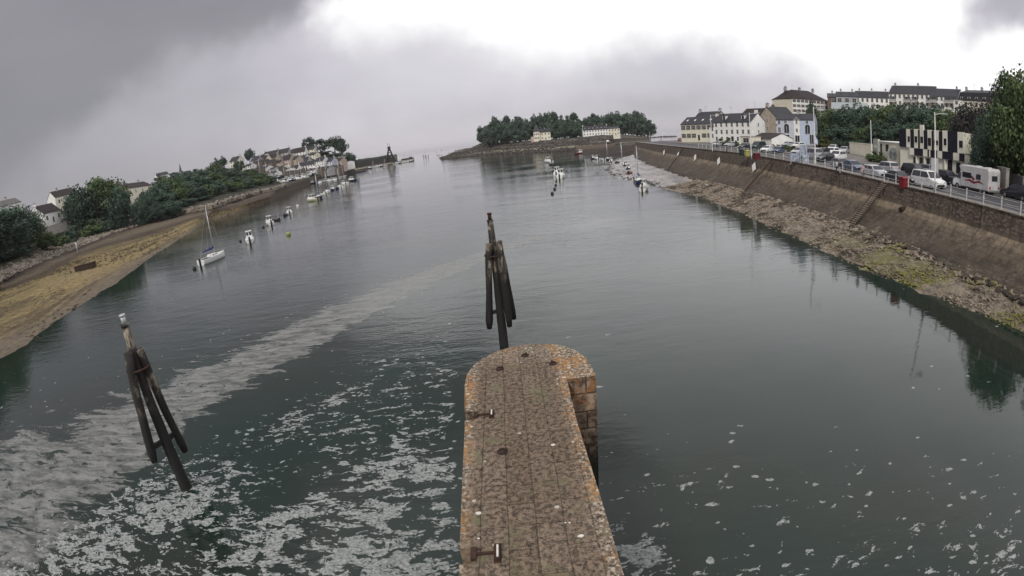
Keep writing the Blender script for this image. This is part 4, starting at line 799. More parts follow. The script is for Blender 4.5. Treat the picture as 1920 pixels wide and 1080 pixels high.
def house(label, A, B, z0, he, hr, depth, wall, roof, cols=3, floors=2, kind='gable', chim=(0, 1), dormers=0, name='house', cat='house', group=None, shut=False, wz=None, gcols=1, ww=None, door=True, sink=1.5, over=.25, skylights=0, gwall=None, ant=False):
    A, B = Vector(A[:2]), Vector(B[:2]); L = (B-A).length; rz = math.atan2(B.y-A.y, B.x-A.x); e = thing(name, label, cat, (A.x, A.y, z0), rz, group)
    m = MB(); he_, hr_ = he-z0, hr-z0; D_ = depth
    if kind == 'gable':
        m.add([(0, 0, -sink), (0, D_, -sink), (0, D_, he_), (0, D_/2, hr_-.05), (0, 0, he_)], [(0, 4, 3, 2, 1)], 1); m.add([(L, 0, -sink), (L, D_, -sink), (L, D_, he_), (L, D_/2, hr_-.05), (L, 0, he_)], [(0, 1, 2, 3, 4)], 1)
        m.add([(0, 0, -sink), (L, 0, -sink), (L, 0, he_), (0, 0, he_)], [(0, 1, 2, 3)]); m.add([(0, D_, -sink), (L, D_, -sink), (L, D_, he_), (0, D_, he_)], [(3, 2, 1, 0)])
    else: m.box(0, L, 0, D_, -sink, he_)
    m.build('wall', [wall, gwall or wall], e)
    m = MB(); t = .14; sl_ = (hr_-he_)/(D_/2) if D_ else 0; o = over
    if kind == 'gable':
        for sgn in (0, 1):
            y0 = -o if sgn == 0 else D_+o; z_ = he_-sl_*o; v = [(-.12, y0, z_), (L+.12, y0, z_), (L+.12, D_/2, hr_), (-.12, D_/2, hr_)]; v += [(x, y, z+t) for x, y, z in v]
            f = [(0, 1, 2, 3), (7, 6, 5, 4), (0, 4, 5, 1), (1, 5, 6, 2), (2, 6, 7, 3), (3, 7, 4, 0)]; m.add(v, f if sgn else [tuple(reversed(q)) for q in f])
    elif kind in ('hip', 'mansard'):
        if kind == 'hip': levels = [(0-o, he_), (min(D_/2*.98, L*.3), hr_)]; r_ = [(-o, -o, L+o, D_+o, he_), (levels[1][0], D_/2-.1, L-levels[1][0], D_/2+.1, hr_)]
        else: r_ = [(-o*.5, -o*.5, L+o*.5, D_+o*.5, he_), (.9, .9, L-.9, D_-.9, he_+(hr_-he_)*.72), (2.4, D_*.42, L-2.4, D_*.58, hr_)]
        for i, (x0, y0, x1, y1, z) in enumerate(r_): m.v += [(x0, y0, z), (x1, y0, z), (x1, y1, z), (x0, y1, z)]
        fs = [tuple(range(3, -1, -1))]
        for i in range(len(r_)-1):
            for k_ in range(4): fs.append((i*4+k_, i*4+(k_+1) % 4, i*4+4+(k_+1) % 4, i*4+4+k_))
        fs.append(tuple(range(len(r_)*4-4, len(r_)*4))); m.f += fs; m.mi += [0]*len(fs); m.sm += [False]*len(fs)
    else: m.box(-.1, L+.1, -.1, D_+.1, he_, he_+.25)
    rf = m.build('roof', roof, e)
    for i in chim:
        x = .55+(L-1.1)*i; m = MB().box(x-.35, x+.35, D_/2-.6, D_/2+.6, hr_-.6, hr_+1.0); m.box(x-.42, x+.42, D_/2-.67, D_/2+.67, hr_+1.0, hr_+1.12, 1)
        for yy in (-.3, .3): m.tube([(x, D_/2+yy, hr_+1.1), (x, D_/2+yy, hr_+1.5)], .12, 6, 1)
        m.build('chimney', [wall if i in (0, 1) else GREYW, BROWNW], rf)
    if ant:
        m = MB().tube([(L*.3, D_/2, hr_), (L*.3, D_/2, hr_+2.4)], .04, 5)
        for zz in (1.7, 2.1, 2.35): m.bar((L*.3-.7, D_/2, hr_+zz), (L*.3+.7, D_/2, hr_+zz), .05)
        m.build('aerial', METAL, e)
    fh = he_/floors; h_w = min(1.6, fh*.55); w_w = ww or min(1.05, L/max(cols, 1)*.42)
    for f in range(floors):
        for c in range(cols):
            x = L*(c+.5)/cols; z = fh*f+fh*.32
            if f == 0 and door and c == cols//2:
                m = MB().box(x-.5, x+.5, -.06, .05, 0, 2.1, 0); m.box(x-.6, x-.5, -.08, .05, 0, 2.2, 1); m.box(x+.5, x+.6, -.08, .05, 0, 2.2, 1); m.box(x-.5, x+.5, -.08, .05, 2.1, 2.2, 1); m.build('door', [WOODD, TRIM], e); continue
            o_ = link('window', window_mesh(w_w, h_w, shut), e); o_.location = (x, 0, z)
    for f in range(floors if gcols else 0):
        for c in range(gcols):
            y = D_*(c+.5)/gcols
            for xx, rr in ((L, math.pi/2), (0, -math.pi/2)):
                o_ = link('window', window_mesh(.7, h_w*.8), e); o_.location = (xx, y, fh*f+fh*.35); o_.rotation_euler = (0, 0, rr)
    for i in range(dormers):
        x = L*(i+.5)/dormers; yb = D_*.13; zb = he_+sl_*yb if kind == 'gable' else he_+.3; hh_ = 1.35
        if kind == 'mansard': yb = .15
        m = MB().box(x-.65, x+.65, yb, yb+1.6, zb-.1, zb+hh_, 0); m.box(x-.45, x+.45, yb-.03, yb+.02, zb+.15, zb+hh_-.2, 1)
        m.add([(x-.8, yb-.15, zb+hh_), (x+.8, yb-.15, zb+hh_), (x, yb-.15, zb+hh_+.5), (x-.8, yb+2.4, zb+hh_), (x+.8, yb+2.4, zb+hh_), (x, yb+2.4, zb+hh_+.5)], [(0, 1, 2), (5, 4, 3), (0, 2, 5, 3), (1, 4, 5, 2), (0, 3, 4, 1)], 2)
        m.build('dormer', [WHITE, GLASS, roof], rf)
    for i in range(skylights):
        x = L*(i+.5)/skylights; y0, y1 = D_*.2, D_*.2+.9
        m = MB().add([(x-.4, y0, he_+sl_*y0+t+.05), (x+.4, y0, he_+sl_*y0+t+.05), (x+.4, y1, he_+sl_*y1+t+.05), (x-.4, y1, he_+sl_*y1+t+.05)], [(0, 1, 2, 3)]); m.build('skylight', LAMPG, rf)
    return e, L
def hpx(label, pl, dl, pr, dr, base, eave, ridge, depth, wall, roof, **kw):
    A, B = D(pl, base, dl), D(pr, base, dr); mx_ = (pl+pr)/2; dm = (dl+dr)/2
    z0, ze, zr = (D(mx_, q, dm).z for q in (base, eave, ridge))
    return house(label, A, B, z0, ze, zr, depth, wall, roof, **kw)
# right bank, from the quay end towards the camera
def setback(e, part): pass
y1, Ly = hpx('cream two storey corner house with dark mansard roof, nearest the open sea', 1278, 206, 1336, 196, 263, 232.5, 219, 9, CREAM, SLATE, cols=6, floors=2, chim=(1,), shut=True, skylights=4, gcols=1)
hpx('dark slate attic house rising behind the cream corner house', 1302, 212, 1343, 205, 240, 222, 209.5, 8, GREYW, SLATE, cols=3, floors=1, chim=(0, 1), ant=True, door=False)
hpx('narrow pale house squeezed between the cream corner house and the long white one', 1331, 190, 1342, 188, 262, 237, 229, 6, WHITE, SLATE, cols=1, floors=2, chim=(), gcols=0, door=False)
hw, Lw = hpx('long white house with seven window bays and white gable', 1340, 172, 1410, 163, 268, 228.3, 212.5, 8.2, WHITE, SLATE, cols=7, floors=3, chim=(1,), dormers=2, ant=True, gcols=1, ww=.75)
hpx('dark roofed house peeping over the long white house', 1390, 196, 1442, 188, 240, 216, 203, 8, BROWNW, BROOF, cols=3, floors=1, chim=(1,), ant=True, door=False)
hpx('low white garage with sloping dark roof against the white gable', 1411, 161, 1447, 149, 270, 259, 250, 7, WHITE, BROOF, cols=1, floors=1, chim=(), door=False, gcols=0, ww=.6)
hpx('tiny cream garage hut in front of the long white house', 1389, 150, 1410, 147, 272, 257, 256, 4, CREAM, CONC, cols=1, floors=1, kind='flat', chim=(), gcols=0, ww=2.2, door=False)
hpx('tall beige stone house with blind gable left of the blue grey one', 1456, 176, 1493, 182, 266, 219, 200, 0.1+9, BEIGE, SLATE, cols=3, floors=3, chim=(0,), gcols=1, gwall=BEIGE)
hb1, Lb = hpx('blue grey house with slate roof and arched windows', 1457, 166, 1528, 164, 270, 224.5, 213, 8.5, BLUE, SLATE, cols=2, floors=1, chim=(0.55,), gcols=1, ww=.01, door=False)
for o in [c for c in hb1.children if c.name.startswith('window') and abs(c.location.y) < .01]: bpy.data.objects.remove(o)
def hz(e, px, row, d_=165): q = D(px, row, d_); return e.matrix_world.inverted() @ q
bpy.context.view_layer.update()
def lx(px): return (px-1457)/(1528-1457)*Lb
zb0 = hb1.location.z; hh = D(1492, 224.5, 165).z-zb0
def zrow(row): return D(1492, row, 165).z-zb0
m = MB().box(lx(1490), lx(1501), -.12, 0, 0, hh+.2); m.build('white_bay', WHITE, hb1)
m = MB().box(lx(1501), lx(1528), -.05, 0, 0, hh-.3); m.build('blue_bay', mat('pale_blue_render', (.50, .57, .69), (.44, .5, .62), scale=.6), hb1)
for a, b2, ra, rb, arch in [(1472, 1481, 249, 236, 1), (1511, 1520, 250, 237, 1), (1473, 1481, 264, 253, 0), (1492, 1500, 266, 254, 0), (1519, 1526, 268, 252, 0), (1461, 1465, 265, 258, 0), (1461, 1465, 247, 239, 0), (1461, 1465, 232, 225, 0), (1473, 1477, 231, 225, 0), (1494, 1497, 232, 221, 0), (1494, 1497, 247, 241, 0), (1513, 1517, 231, 225, 0), (1456.5, 1459, 236, 232, 0)]:
    x0, x1, z0_, z1_ = lx(a), lx(b2), max(zrow(ra), .05), zrow(rb); xm = (x0+x1)/2; rr = (x1-x0)/2
    pl = [(x0, z0_), (x1, z0_), (x1, z1_)]+([(xm+rr*math.cos(t), z1_+rr*.8*math.sin(t)) for t in np.linspace(.3, 2.84, 7)] if arch else [])+[(x0, z1_)]
    fr = [(xm+(x-xm)*1.18, z0_+(z-z0_)*1.05-(.05 if z == z0_ else 0)) for x, z in pl]
    m = MB().side(fr, -.19, -.02, 0); m.side(pl, -.22, -.192, 1); m.box(xm-.04, xm+.04, -.235, -.222, z0_, z1_, 0); m.build('window' if not (ra > 262 and not arch and a > 1465) else 'door', [TRIM, GLASS], hb1)
# uphill blocks
hpx('long white apartment block with brown hipped roof on the hill above the beige house', 1487, 228, 1553, 246, 214, 187, 168, 13, WHITE, BROOF, cols=9, floors=3, kind='hip', chim=(.1, .5, .9), name='apartment_block', cat='apartment block', shut=True, ant=True, door=False, gcols=0)
hpx('cream blank ended wing of the white apartment block, facing the water', 1453, 236, 1487, 228, 214, 185, 168, 10, CREAM, BROOF, cols=1, floors=3, kind='hip', chim=(0.2,), name='apartment_block', cat='apartment block', door=False, gcols=0, ww=.01)
hpx('dark stone house with heavy chimney left of the long hilltop terrace', 1553, 236, 1572, 236, 212, 182, 174, 10, BROWNW, SLATE, cols=1, floors=2, chim=(.5,), door=False)
hpx('grey gabled villa with big windows in the middle of the hilltop', 1569, 226, 1610, 226, 212, 181, 171, 10, GREYW, SLATE, cols=3, floors=2, chim=(.2, .8), ww=1.6, door=False)
hpx('long low terrace with thin dark roof left of the big white block', 1605, 240, 1668, 240, 208, 183, 170, 10, WHITE, SLATE, cols=7, floors=2, chim=(.1, .5, .95), door=False)
hpx('grey glass roofed extension in front of the gabled villa', 1560, 214, 1628, 214, 222, 205, 192, 9, GREYW, mat('pale_glass_roof', (.33, .36, .36), (.26, .29, .3), rough=.3), cols=4, floors=1, chim=(), door=False)
eb, Lbk = hpx('largest white hilltop block with slate roof and balconies', 1668, 246, 1752, 240, 214, 176, 159, 13, WHITE, SLATE, cols=10, floors=3, chim=(.05, .6), name='apartment_block', cat='apartment block', door=False)
eb2, L2 = hpx('lower right half of the white hilltop block, with wide balconies', 1745, 239, 1798, 236, 216, 181, 164.5, 13, WHITE, SLATE, cols=6, floors=3, chim=(.9,), name='apartment_block', cat='apartment block', door=False)
for e, L, nb_ in ((eb, Lbk, 6), (eb2, L2, 4)):
    for f in range(2):
        for i in range(nb_):
            if (i+f) % 3 == 2: continue
            x = L*(i+.5)/nb_; z = 1.5+f*3.6
            m = MB().box(x-1.7, x+1.7, -1.5, 0, z, z+.18); m.box(x-1.7, x+1.7, -1.5, -1.44, z+.18, z+1.15, 1); m.box(x-1.55, x+1.55, -.05, 0, z+.2, z+2.4, 2); m.build('balcony', [WHITE, GREYW, GLASS], e)
hpx('white stair tower standing below the hilltop block', 1789, 214, 1801, 213, 232, 188, 187, 5, WHITE, CONC, cols=1, floors=4, kind='flat', chim=(), name='stair_tower', cat='tower', door=False)
hpx('mansard roofed block at the right end of the hilltop, with white dormers', 1797, 222, 1868, 214, 220, 190, 167, 12, CREAM, SLATE, cols=7, floors=2, kind='mansard', dormers=5, chim=(.05, .5, .95), name='apartment_block', cat='apartment block', ant=True, door=False)
# chequered building by the road
A, B = D(1688, 322, 90), D(1808, 336, 80.5); zb = zq(60)+.0; e = thing('chequered_building', 'two storey building clad in black and cream chequered panels', 'building', (A.x, A.y, zb), math.atan2(B.y-A.y, B.x-A.x)); L = (B-A).xy.length
CRE = mat('cream_panel', (.84, .82, .70), (.76, .74, .62), scale=.5); NVY = mat('dark_panel', (.014, .013, .024), (.02, .018, .03), scale=.7)
m = MB().box(0, L, 0, 9, -1, 5.9); m.build('wall', CRE, e)
m = MB().box(-.1, L+.1, -.1, 9.1, 5.92, 6.15); m.box(.5, L-.5, 1, 8.5, 6.15, 6.35); m.build('roof', CONC, e)
def fx(u): return (u-45)/(735-45)*L
up = [(45, 130, 1, 0), (130, 175, 0, 0), (175, 220, 1, 0), (220, 262, 0, .1), (262, 285, 1, 0), (285, 325, 0, .8), (325, 368, 1, 0), (368, 410, 0, .1), (410, 437, 1, 0), (437, 485, 0, .1), (485, 525, 1, 0), (525, 575, 0, .15), (575, 675, 1, .1), (675, 735, 0, .1)]
for a, b2, dk, ex in up: m = MB().box(fx(a), fx(b2)-.02, -.28 if not dk else -.24, -.02, 3.45, 6.3+ex); m.build('facade_panel', NVY if dk else CRE, e)
for a, b2, dk in [(170, 222, 0), (222, 322, 1), (322, 370, 0), (370, 387, 1), (387, 402, 0), (402, 475, 1), (475, 525, 0), (525, 635, 1), (635, 695, 0), (695, 735, 1)]: m = MB().box(fx(a), fx(b2)-.02, -.36, -.02, 2.35, 3.40); m.build('facade_panel', NVY if dk else CRE, e)
for a, b2, z0_, z1_ in [(146, 172, 4.3, 5.2), (226, 256, 4.3, 5.3), (290, 320, 4.3, 5.3), (372, 406, 4.0, 5.2), (440, 480, 4.2, 4.9), (538, 565, 4.3, 5.3), (690, 725, 4.2, 5.2)]:
    m = MB().box(fx(a), fx(b2), -.30, -.282, z0_, z1_); m.box(fx(a), fx(b2), -.33, -.30, z0_-.08, z0_, 1); m.build('window', [GLASS, CRE], e)
for a, b2, z0_, z1_ in [(200, 236, .5, 2.1), (268, 304, .5, 2.1), (345, 380, .6, 2.1), (655, 695, .5, 2.1)]:
    m = MB().box(fx(a), fx(b2), -.05, -.002, z0_, z1_); m.box(fx(a)-.05, fx(b2)+.05, -.1, -.0, z0_-.08, z0_, 1); m.build('window', [GLASS, TRIM], e)
m = MB().box(fx(570), fx(615), -.06, -.002, 0, 2.3); m.build('door', NVY, e)
m = MB().box(fx(425), fx(480), -.05, -.002, .2, 2.1); m.build('pink_panel', mat('pinkish_panel', (.6, .5, .44)), e)
for u in (238, 330, 410, 545): m = MB().box(fx(u), fx(u)+.12, -.3, -.0, 0, 2.34); m.build('pilaster', CRE, e)
# right end wall strips
for i, (y0_, y1_, dk) in enumerate([(0, 2.2, 0), (2.2, 4.4, 1), (4.4, 6.6, 0), (6.6, 9, 1)]): m = MB().box(L+.005, L+.2, y0_, y1_-.02, 3.45, 6.3); m.build('facade_panel', NVY if dk else CRE, e)
# annex with mural arch
A, B = D(1641, 297, 101), D(1692, 318, 91); e = thing('annex_building', 'low cream annex with painted arch joined to the chequered building', 'building', (A.x, A.y, zq(65)), math.atan2(B.y-A.y, B.x-A.x)); L = (B-A).xy.length
m = MB().box(0, L, 0, 6, -1, 3.7); m.build('wall', CREAM, e); m = MB().box(-.15, L+.15, -.15, 6.1, 3.72, 3.9); m.build('roof', TRIM, e)
m = MB().box(L*.02, L*.2, -.5, 0, .0, 4.2); m.box(L*.04, L*.18, -.53, -.5, 2.6, 3.0, 1); m.build('sign_panel', [mat('grey_green_panel', (.45, .47, .42)), TRIM], e)
m = MB().box(L*.22, L*.27, -.06, 0, .0, 3.4); m.box(L*.42, L*.52, -.05, -.002, 2.2, 3.4); m.build('dark_panel', NVY, e)
xm = L*.72; m = MB().side([(xm-2.1, 0), (xm+2.1, 0), (xm+2.1, 2.3)]+[(xm+2.1*math.cos(t), 2.3+.95*math.sin(t)) for t in np.linspace(.2, 2.94, 9)]+[(xm-2.1, 2.3)], -.25, -.02); m.build('arch_panel', CREAM, e)
m = MB().side([(xm+1.75*math.cos(t), 1.9+1.1*math.sin(t)) for t in np.linspace(0, 2*math.pi, 18)][:-1], -.29, -.252, 0)
for dx, rr in ((-.75, .55), (.75, .55)): m.side([(xm+dx+rr*math.cos(t), 1.7+rr*1.2*math.sin(t)) for t in np.linspace(0, 2*math.pi, 12)][:-1], -.31, -.292, 1)
m.build('mural', [mat('mural_ground', (.5, .52, .46), (.3, .36, .3), scale=3), mat('mural_shape', (.05, .05, .06), (.4, .4, .4), scale=2.5)], e)
# walls on the right bank
def wallbox(label, a, b2, z0, z1, th, mt, name='wall', cat='wall'):
    rz = math.atan2(b2[1]-a[1], b2[0]-a[0]); L = math.hypot(b2[0]-a[0], b2[1]-a[1]); m = MB().box(0, L, 0, th, z0, z1); m.box(-.05, L+.05, -.05, th+.05, z1, z1+.12); o = m.build(name, mt); o.location = (a[0], a[1], 0); o.rotation_euler = (0, 0, rz); return tag(o, label, cat)
p0, p1 = D(1593, 290, 118), D(1634, 296, 110); wallbox('cream wall panel at the back of the car park', p0.xy, p1.xy, 5.5, 9.3, .3, CREAM)
p0, p1 = D(1868, 352, 68), D(1885, 356, 66); wallbox('pale gate pillar wall under the right trees', p0.xy, p1.xy, 5.6, 9.0, .5, CONC, 'gate_pillar', 'pillar')
p0, p1 = D(1886, 352, 70), D(1917, 356, 66); wallbox('grey garden wall behind the dark car', p0.xy, p1.xy, 5.6, 8.3, .3, mat('grey_wall', (.2, .19, .18), (.13, .12, .12), scale=1), 'garden_wall')
p0, p1 = D(1812, 330, 86), D(1828, 333, 84); wallbox('brown shed wall attached right of the chequered building', p0.xy, p1.xy, 5.6, 10.2, 4, BROWNW, 'shed', 'shed')
# left bank houses
hpx('small white house with brown roof and gable, lowest on the left bank', 84, 226, 118, 236, 416, 396, 378, 9.5, WHITE, BROOF, cols=3, floors=1, chim=(0,), gwall=WHITE, ww=1.3)
hpx('taller cream house with brown roof behind the small white one', 108, 262, 150, 268, 400, 364, 351, 9.5, CREAM, BROOF, cols=3, floors=2, chim=(.3, .9), gwall=WHITE)
hpx('pale roofed white house half hidden behind the leftmost trees', -14, 240, 44, 250, 402, 384, 372, 10, WHITE, mat('worn_grey_roof', (.16, .15, .14), (.09, .085, .08), scale=1), cols=4, floors=1, chim=(.3, .7))
hpx('cream three storey house with brown roof between big trees', 239, 262, 292, 300, 392, 349, 338.5, 9, CREAM, BROOF, cols=4, floors=3, chim=(.2, .8), ww=1.1)
wallbox('pale garden wall below the small white house', D(74, 428, 214).xy, D(128, 428, 228).xy, 10, 13.6, .3, CONC, 'garden_wall')
for i, (pl, pr, e_, r_, dd, wl_, rf_) in enumerate([(296, 318, 328, 322, 560, WHITE, SLATE), (320, 338, 328, 323, 600, CREAM, SLATE), (342, 362, 326, 320, 610, GREYW, SLATE), (366, 384, 323, 318, 600, WHITE, BROOF), (388, 402, 322, 316, 560, BEIGE, SLATE), (226, 240, 345, 340, 360, CREAM, SLATE)]):
    hpx(['white house at the far left end of the skyline rooftops', 'cream house on the skyline just left of the spire', 'grey house on the skyline just right of the spire', 'white brown roofed skyline house', 'beige skyline house below the leaning pine', 'cream house peeping between the biggest left tree and the cream house'][i], pl, dd, pr, dd+6, e_+8, e_, r_, 9, wl_, rf_, cols=3, floors=1, chim=(0,), door=False)
sp0 = D(340, 330, 640); e = thing('church_spire', 'thin dark church spire on the far left skyline', 'church', (sp0.x, sp0.y, sp0.z-4)); zt = D(340, 306, 640).z-sp0.z+4
m = MB().box(-2.2, 2.2, -2.2, 2.2, 0, zt*.5); m.build('tower', BROWNW, e); m = MB().tube([(0, 0, zt*.5), (0, 0, zt*.55), (0, 0, zt)], [2.6, 1.5, .15], 8, smooth=False); m.build('spire', SLATE, e)
# the village, by picture rows: (x0, x1, base, eave, ridge, wall, roof, floors, cols, dist, label)
VG = 'houses of the hillside village'
vil = [(570, 590, 290, 281, 274, CREAM, SLATE, 2, 3, 535, 'topmost pale house under the round tree'), (545, 573, 294, 286, 277, WHITE, BROOF, 2, 5, 520, 'long white house below and left of the topmost one'), (519, 541, 292, 287, 279, GREYW, SLATE, 2, 4, 530, 'grey top row house with tall chimney'),
       (494, 520, 294, 290, 283, BEIGE, SLATE, 1, 4, 530, 'dark roofed top row house at the left'), (500, 518, 303, 297, 290, BEIGE, BROOF, 2, 3, 505, 'beige house in the second row, third from the left'), (484, 500, 305, 299, 292, CREAM, BROOF, 2, 3, 500, 'cream house in the second row, second from the left'), (470, 484, 306, 301, 296, GREYW, SLATE, 1, 3, 495, 'grey house at the left end of the second row'),
       (528, 546, 319, 300, 291, PINK, BROOF, 4, 4, 470, 'tall pinkish house in the middle of the village'), (546, 557, 313, 299, 293, BEIGE, SLATE, 3, 2, 470, 'narrow beige gabled house right of the tall pinkish one'), (557, 577, 307, 303, 295, GREYW, SLATE, 1, 4, 480, 'grey house with large dark roof in mid village'), (576, 591, 298, 291, 287, CREAM, SLATE, 2, 3, 500, 'pale green cream house under the topmost house'),
       (591, 608, 317, 302, 295, WHITE, SLATE, 3, 4, 455, 'brightest white house with slate roof'), (608, 624, 315, 303, 296, BLUE, SLATE, 2, 3, 455, 'pale blue and white house right of the brightest white one'), (625, 640, 313, 302, 296, PINK, BROOF, 2, 3, 460, 'pinkish house at the right end of the village row'), (642, 650, 309, 305, 303, WHITE, SLATE, 1, 1, 470, 'tiny white hut at the right end of the village'),
       (471, 485, 316, 307, 302, BROWNW, SLATE, 2, 2, 470, 'dark stone house lowest at the left of the village'), (486, 497, 314, 305, 300, BROWNW, BROOF, 2, 2, 475, 'second dark stone house from the village left end'), (498, 512, 318, 306, 300, BROWNW, SLATE, 3, 3, 470, 'third dark stone house from the village left end'), (513, 527, 318, 306, 301, PINK, BROOF, 3, 3, 470, 'reddish stone house just left of the tall pinkish one'),
       (523, 531, 320, 313, 310, CREAM, SLATE, 1, 1, 455, 'small yellow white house above the boatyard'), (557, 592, 315, 310, 303, WHITE, SLATE, 1, 7, 460, 'long low boat shed with slate roof'), (537, 558, 322, 318, 311, WHITE, BROOF, 1, 4, 452, 'low brown roofed shed behind the boatyard'), (455, 469, 317, 312, 308, WHITE, SLATE, 1, 3, 450, 'low white house left of the dark stone houses'),
       (431, 447, 314, 302, 294, CREAM, SLATE, 2, 2, 430, 'steep dark roofed house above the wooded bank'), (500, 517, 330, 326, 322, WHITE, SLATE, 1, 3, 425, 'low white shed at the left of the boatyard'), (572, 590, 324, 320, 317, WHITE, BROOF, 1, 3, 440, 'small shed by the boatyard masts')]
vil += [(476, 488, 324, 318, 314, BROWNW, SLATE, 1, 2, 445, 'brown cottage below the lowest dark stone house'), (488, 500, 322, 316, 312, WHITE, SLATE, 1, 2, 447, 'white cottage above the left end of the boatyard'), (501, 512, 324, 318, 315, GREYW, BROOF, 1, 2, 444, 'grey cottage above the boatyard, left of the reddish stone house'), (514, 523, 323, 318, 314, BROWNW, SLATE, 1, 2, 446, 'dark cottage right below the reddish stone house'),
       (531, 538, 324, 319, 316, WHITE, SLATE, 1, 1, 448, 'little white cottage below the tall pinkish house'), (592, 602, 322, 317, 314, BROWNW, SLATE, 1, 2, 440, 'dark quay shed below the brightest white house'), (604, 616, 320, 316, 313, GREYW, SLATE, 1, 2, 442, 'grey quay shed below the pale blue house'), (618, 632, 318, 314, 311, BROWNW, BROOF, 1, 3, 446, 'brown quay shed below the pinkish end house'),
       (484, 494, 299, 294, 290, WHITE, BROOF, 1, 2, 520, 'small white house at the left of the top row'), (472, 483, 301, 297, 293, BROWNW, SLATE, 1, 2, 515, 'small dark house right of the lone umbrella pine'), (534, 546, 297, 293, 289, CREAM, SLATE, 1, 2, 505, 'cream cottage between the two upper rows'), (560, 572, 299, 295, 291, WHITE, SLATE, 1, 2, 500, 'white cottage under the long white house')]
for (x0, x1, bs, ev, rd, wl_, rf_, fl_, cl_, dd, lb) in vil:
    hpx(lb, x0, dd+3, x1, dd-3, bs, ev, rd, 9, wl_, rf_, cols=cl_, floors=fl_, chim=(0, 1) if x1-x0 > 12 else (0,), group=VG, gcols=0 if x1-x0 < 12 else 1, door=fl_ < 3, sink=5)
# island houses
em, Lm = hpx('cream manor house with steep turret roof on the island shore', 1008, 520, 1033, 520, 262, 248, 241, 9, CREAM, SLATE, cols=4, floors=2, chim=(.6,), gcols=0, sink=4)
a = D(1003, 262, 448); zt = D(1003, 262, 448).z
m = MB().box(-3.5, 2.6, -3, 5, -5, 9); m.build('turret', CREAM, em); m = MB(); m.v = [(-4, -3.5, 9), (3.1, -3.5, 9), (3.1, 5.5, 9), (-4, 5.5, 9), (-.5, 1, 17), (0, 1, 17)]; fs = [(0, 1, 5, 4), (1, 2, 5), (2, 3, 4, 5), (3, 0, 4)]; m.f = fs; m.mi = [0]*4; m.sm = [False]*4; m.build('turret_roof', SLATE, em)
for x in (-2.3, -.5, 1.4):
    for z in (1.5, 5.5): o = link('window', window_mesh(1.0, 1.8), em); o.location = (x, -3.0, z)
m = MB().box(-6.5, -3.5, -2, 3, -3, 4); m.build('side_wing', PINK, em)
hpx('long white institution building on the island, with many dormers', 1094, 536, 1141, 540, 254, 243, 235.5, 9, WHITE, SLATE, cols=9, floors=2, chim=(0, .5, 1), dormers=6, sink=4, name='long_building', cat='building')
hpx('lower cream wing right of the long white island building', 1141, 540, 1163, 546, 253.5, 241, 237.5, 9, CREAM, SLATE, cols=4, floors=2, chim=(), sink=4, name='long_building', cat='building')
ORD = ['first', 'second', 'third', 'fourth', 'fifth', 'sixth', 'seventh', 'eighth', 'ninth', 'tenth', 'eleventh', 'twelfth', 'thirteenth', 'fourteenth', 'fifteenth', 'sixteenth']
# ------------------------------------------------------------------ vehicles
def carpaint(nm, c): return mat('car_paint_'+nm, c, tuple(x*.92 for x in c), rough=.28, spec=.6, scale=1)
PC = {'white': carpaint('white', (.78, .78, .78)), 'silver': carpaint('silver', (.42, .43, .46)), 'dark': carpaint('dark', (.02, .022, .028)), 'blue': carpaint('blue', (.07, .10, .16)), 'green': carpaint('green', (.04, .06, .06)), 'red': carpaint('red', (.25, .02, .03)), 'grey': carpaint('grey', (.2, .21, .23))}
VK = {  # length, width, height, bonnet z, bonnet x, screen base x, roof front x, roof rear x, rear base x
 'hatch': (4.1, 1.75, 1.48, .92, 1.15, .15, .25, .80, 4.0), 'estate': (4.6, 1.8, 1.5, .95, 1.25, .2, .3, .9, 4.55), 'suv': (4.5, 1.85, 1.68, 1.05, 1.2, .15, .2, .8, 4.45), 'van': (5.0, 1.95, 1.98, 1.15, 1.0, .1, .1, .9, 4.98), 'saloon': (4.5, 1.78, 1.43, .92, 1.3, .2, .3, .9, 4.3)}
def tube_wheel(e, x, y, r=.32):
    s = 1 if y > 0 else -1
    t = MB().tube([(x, y-s*.2, r), (x, y, r)], r, 16).build('wheel', BLACK, e)
    MB().tube([(x, y, r), (x, y+s*.012, r)], r*.62, 12).build('rim', RIM, t)
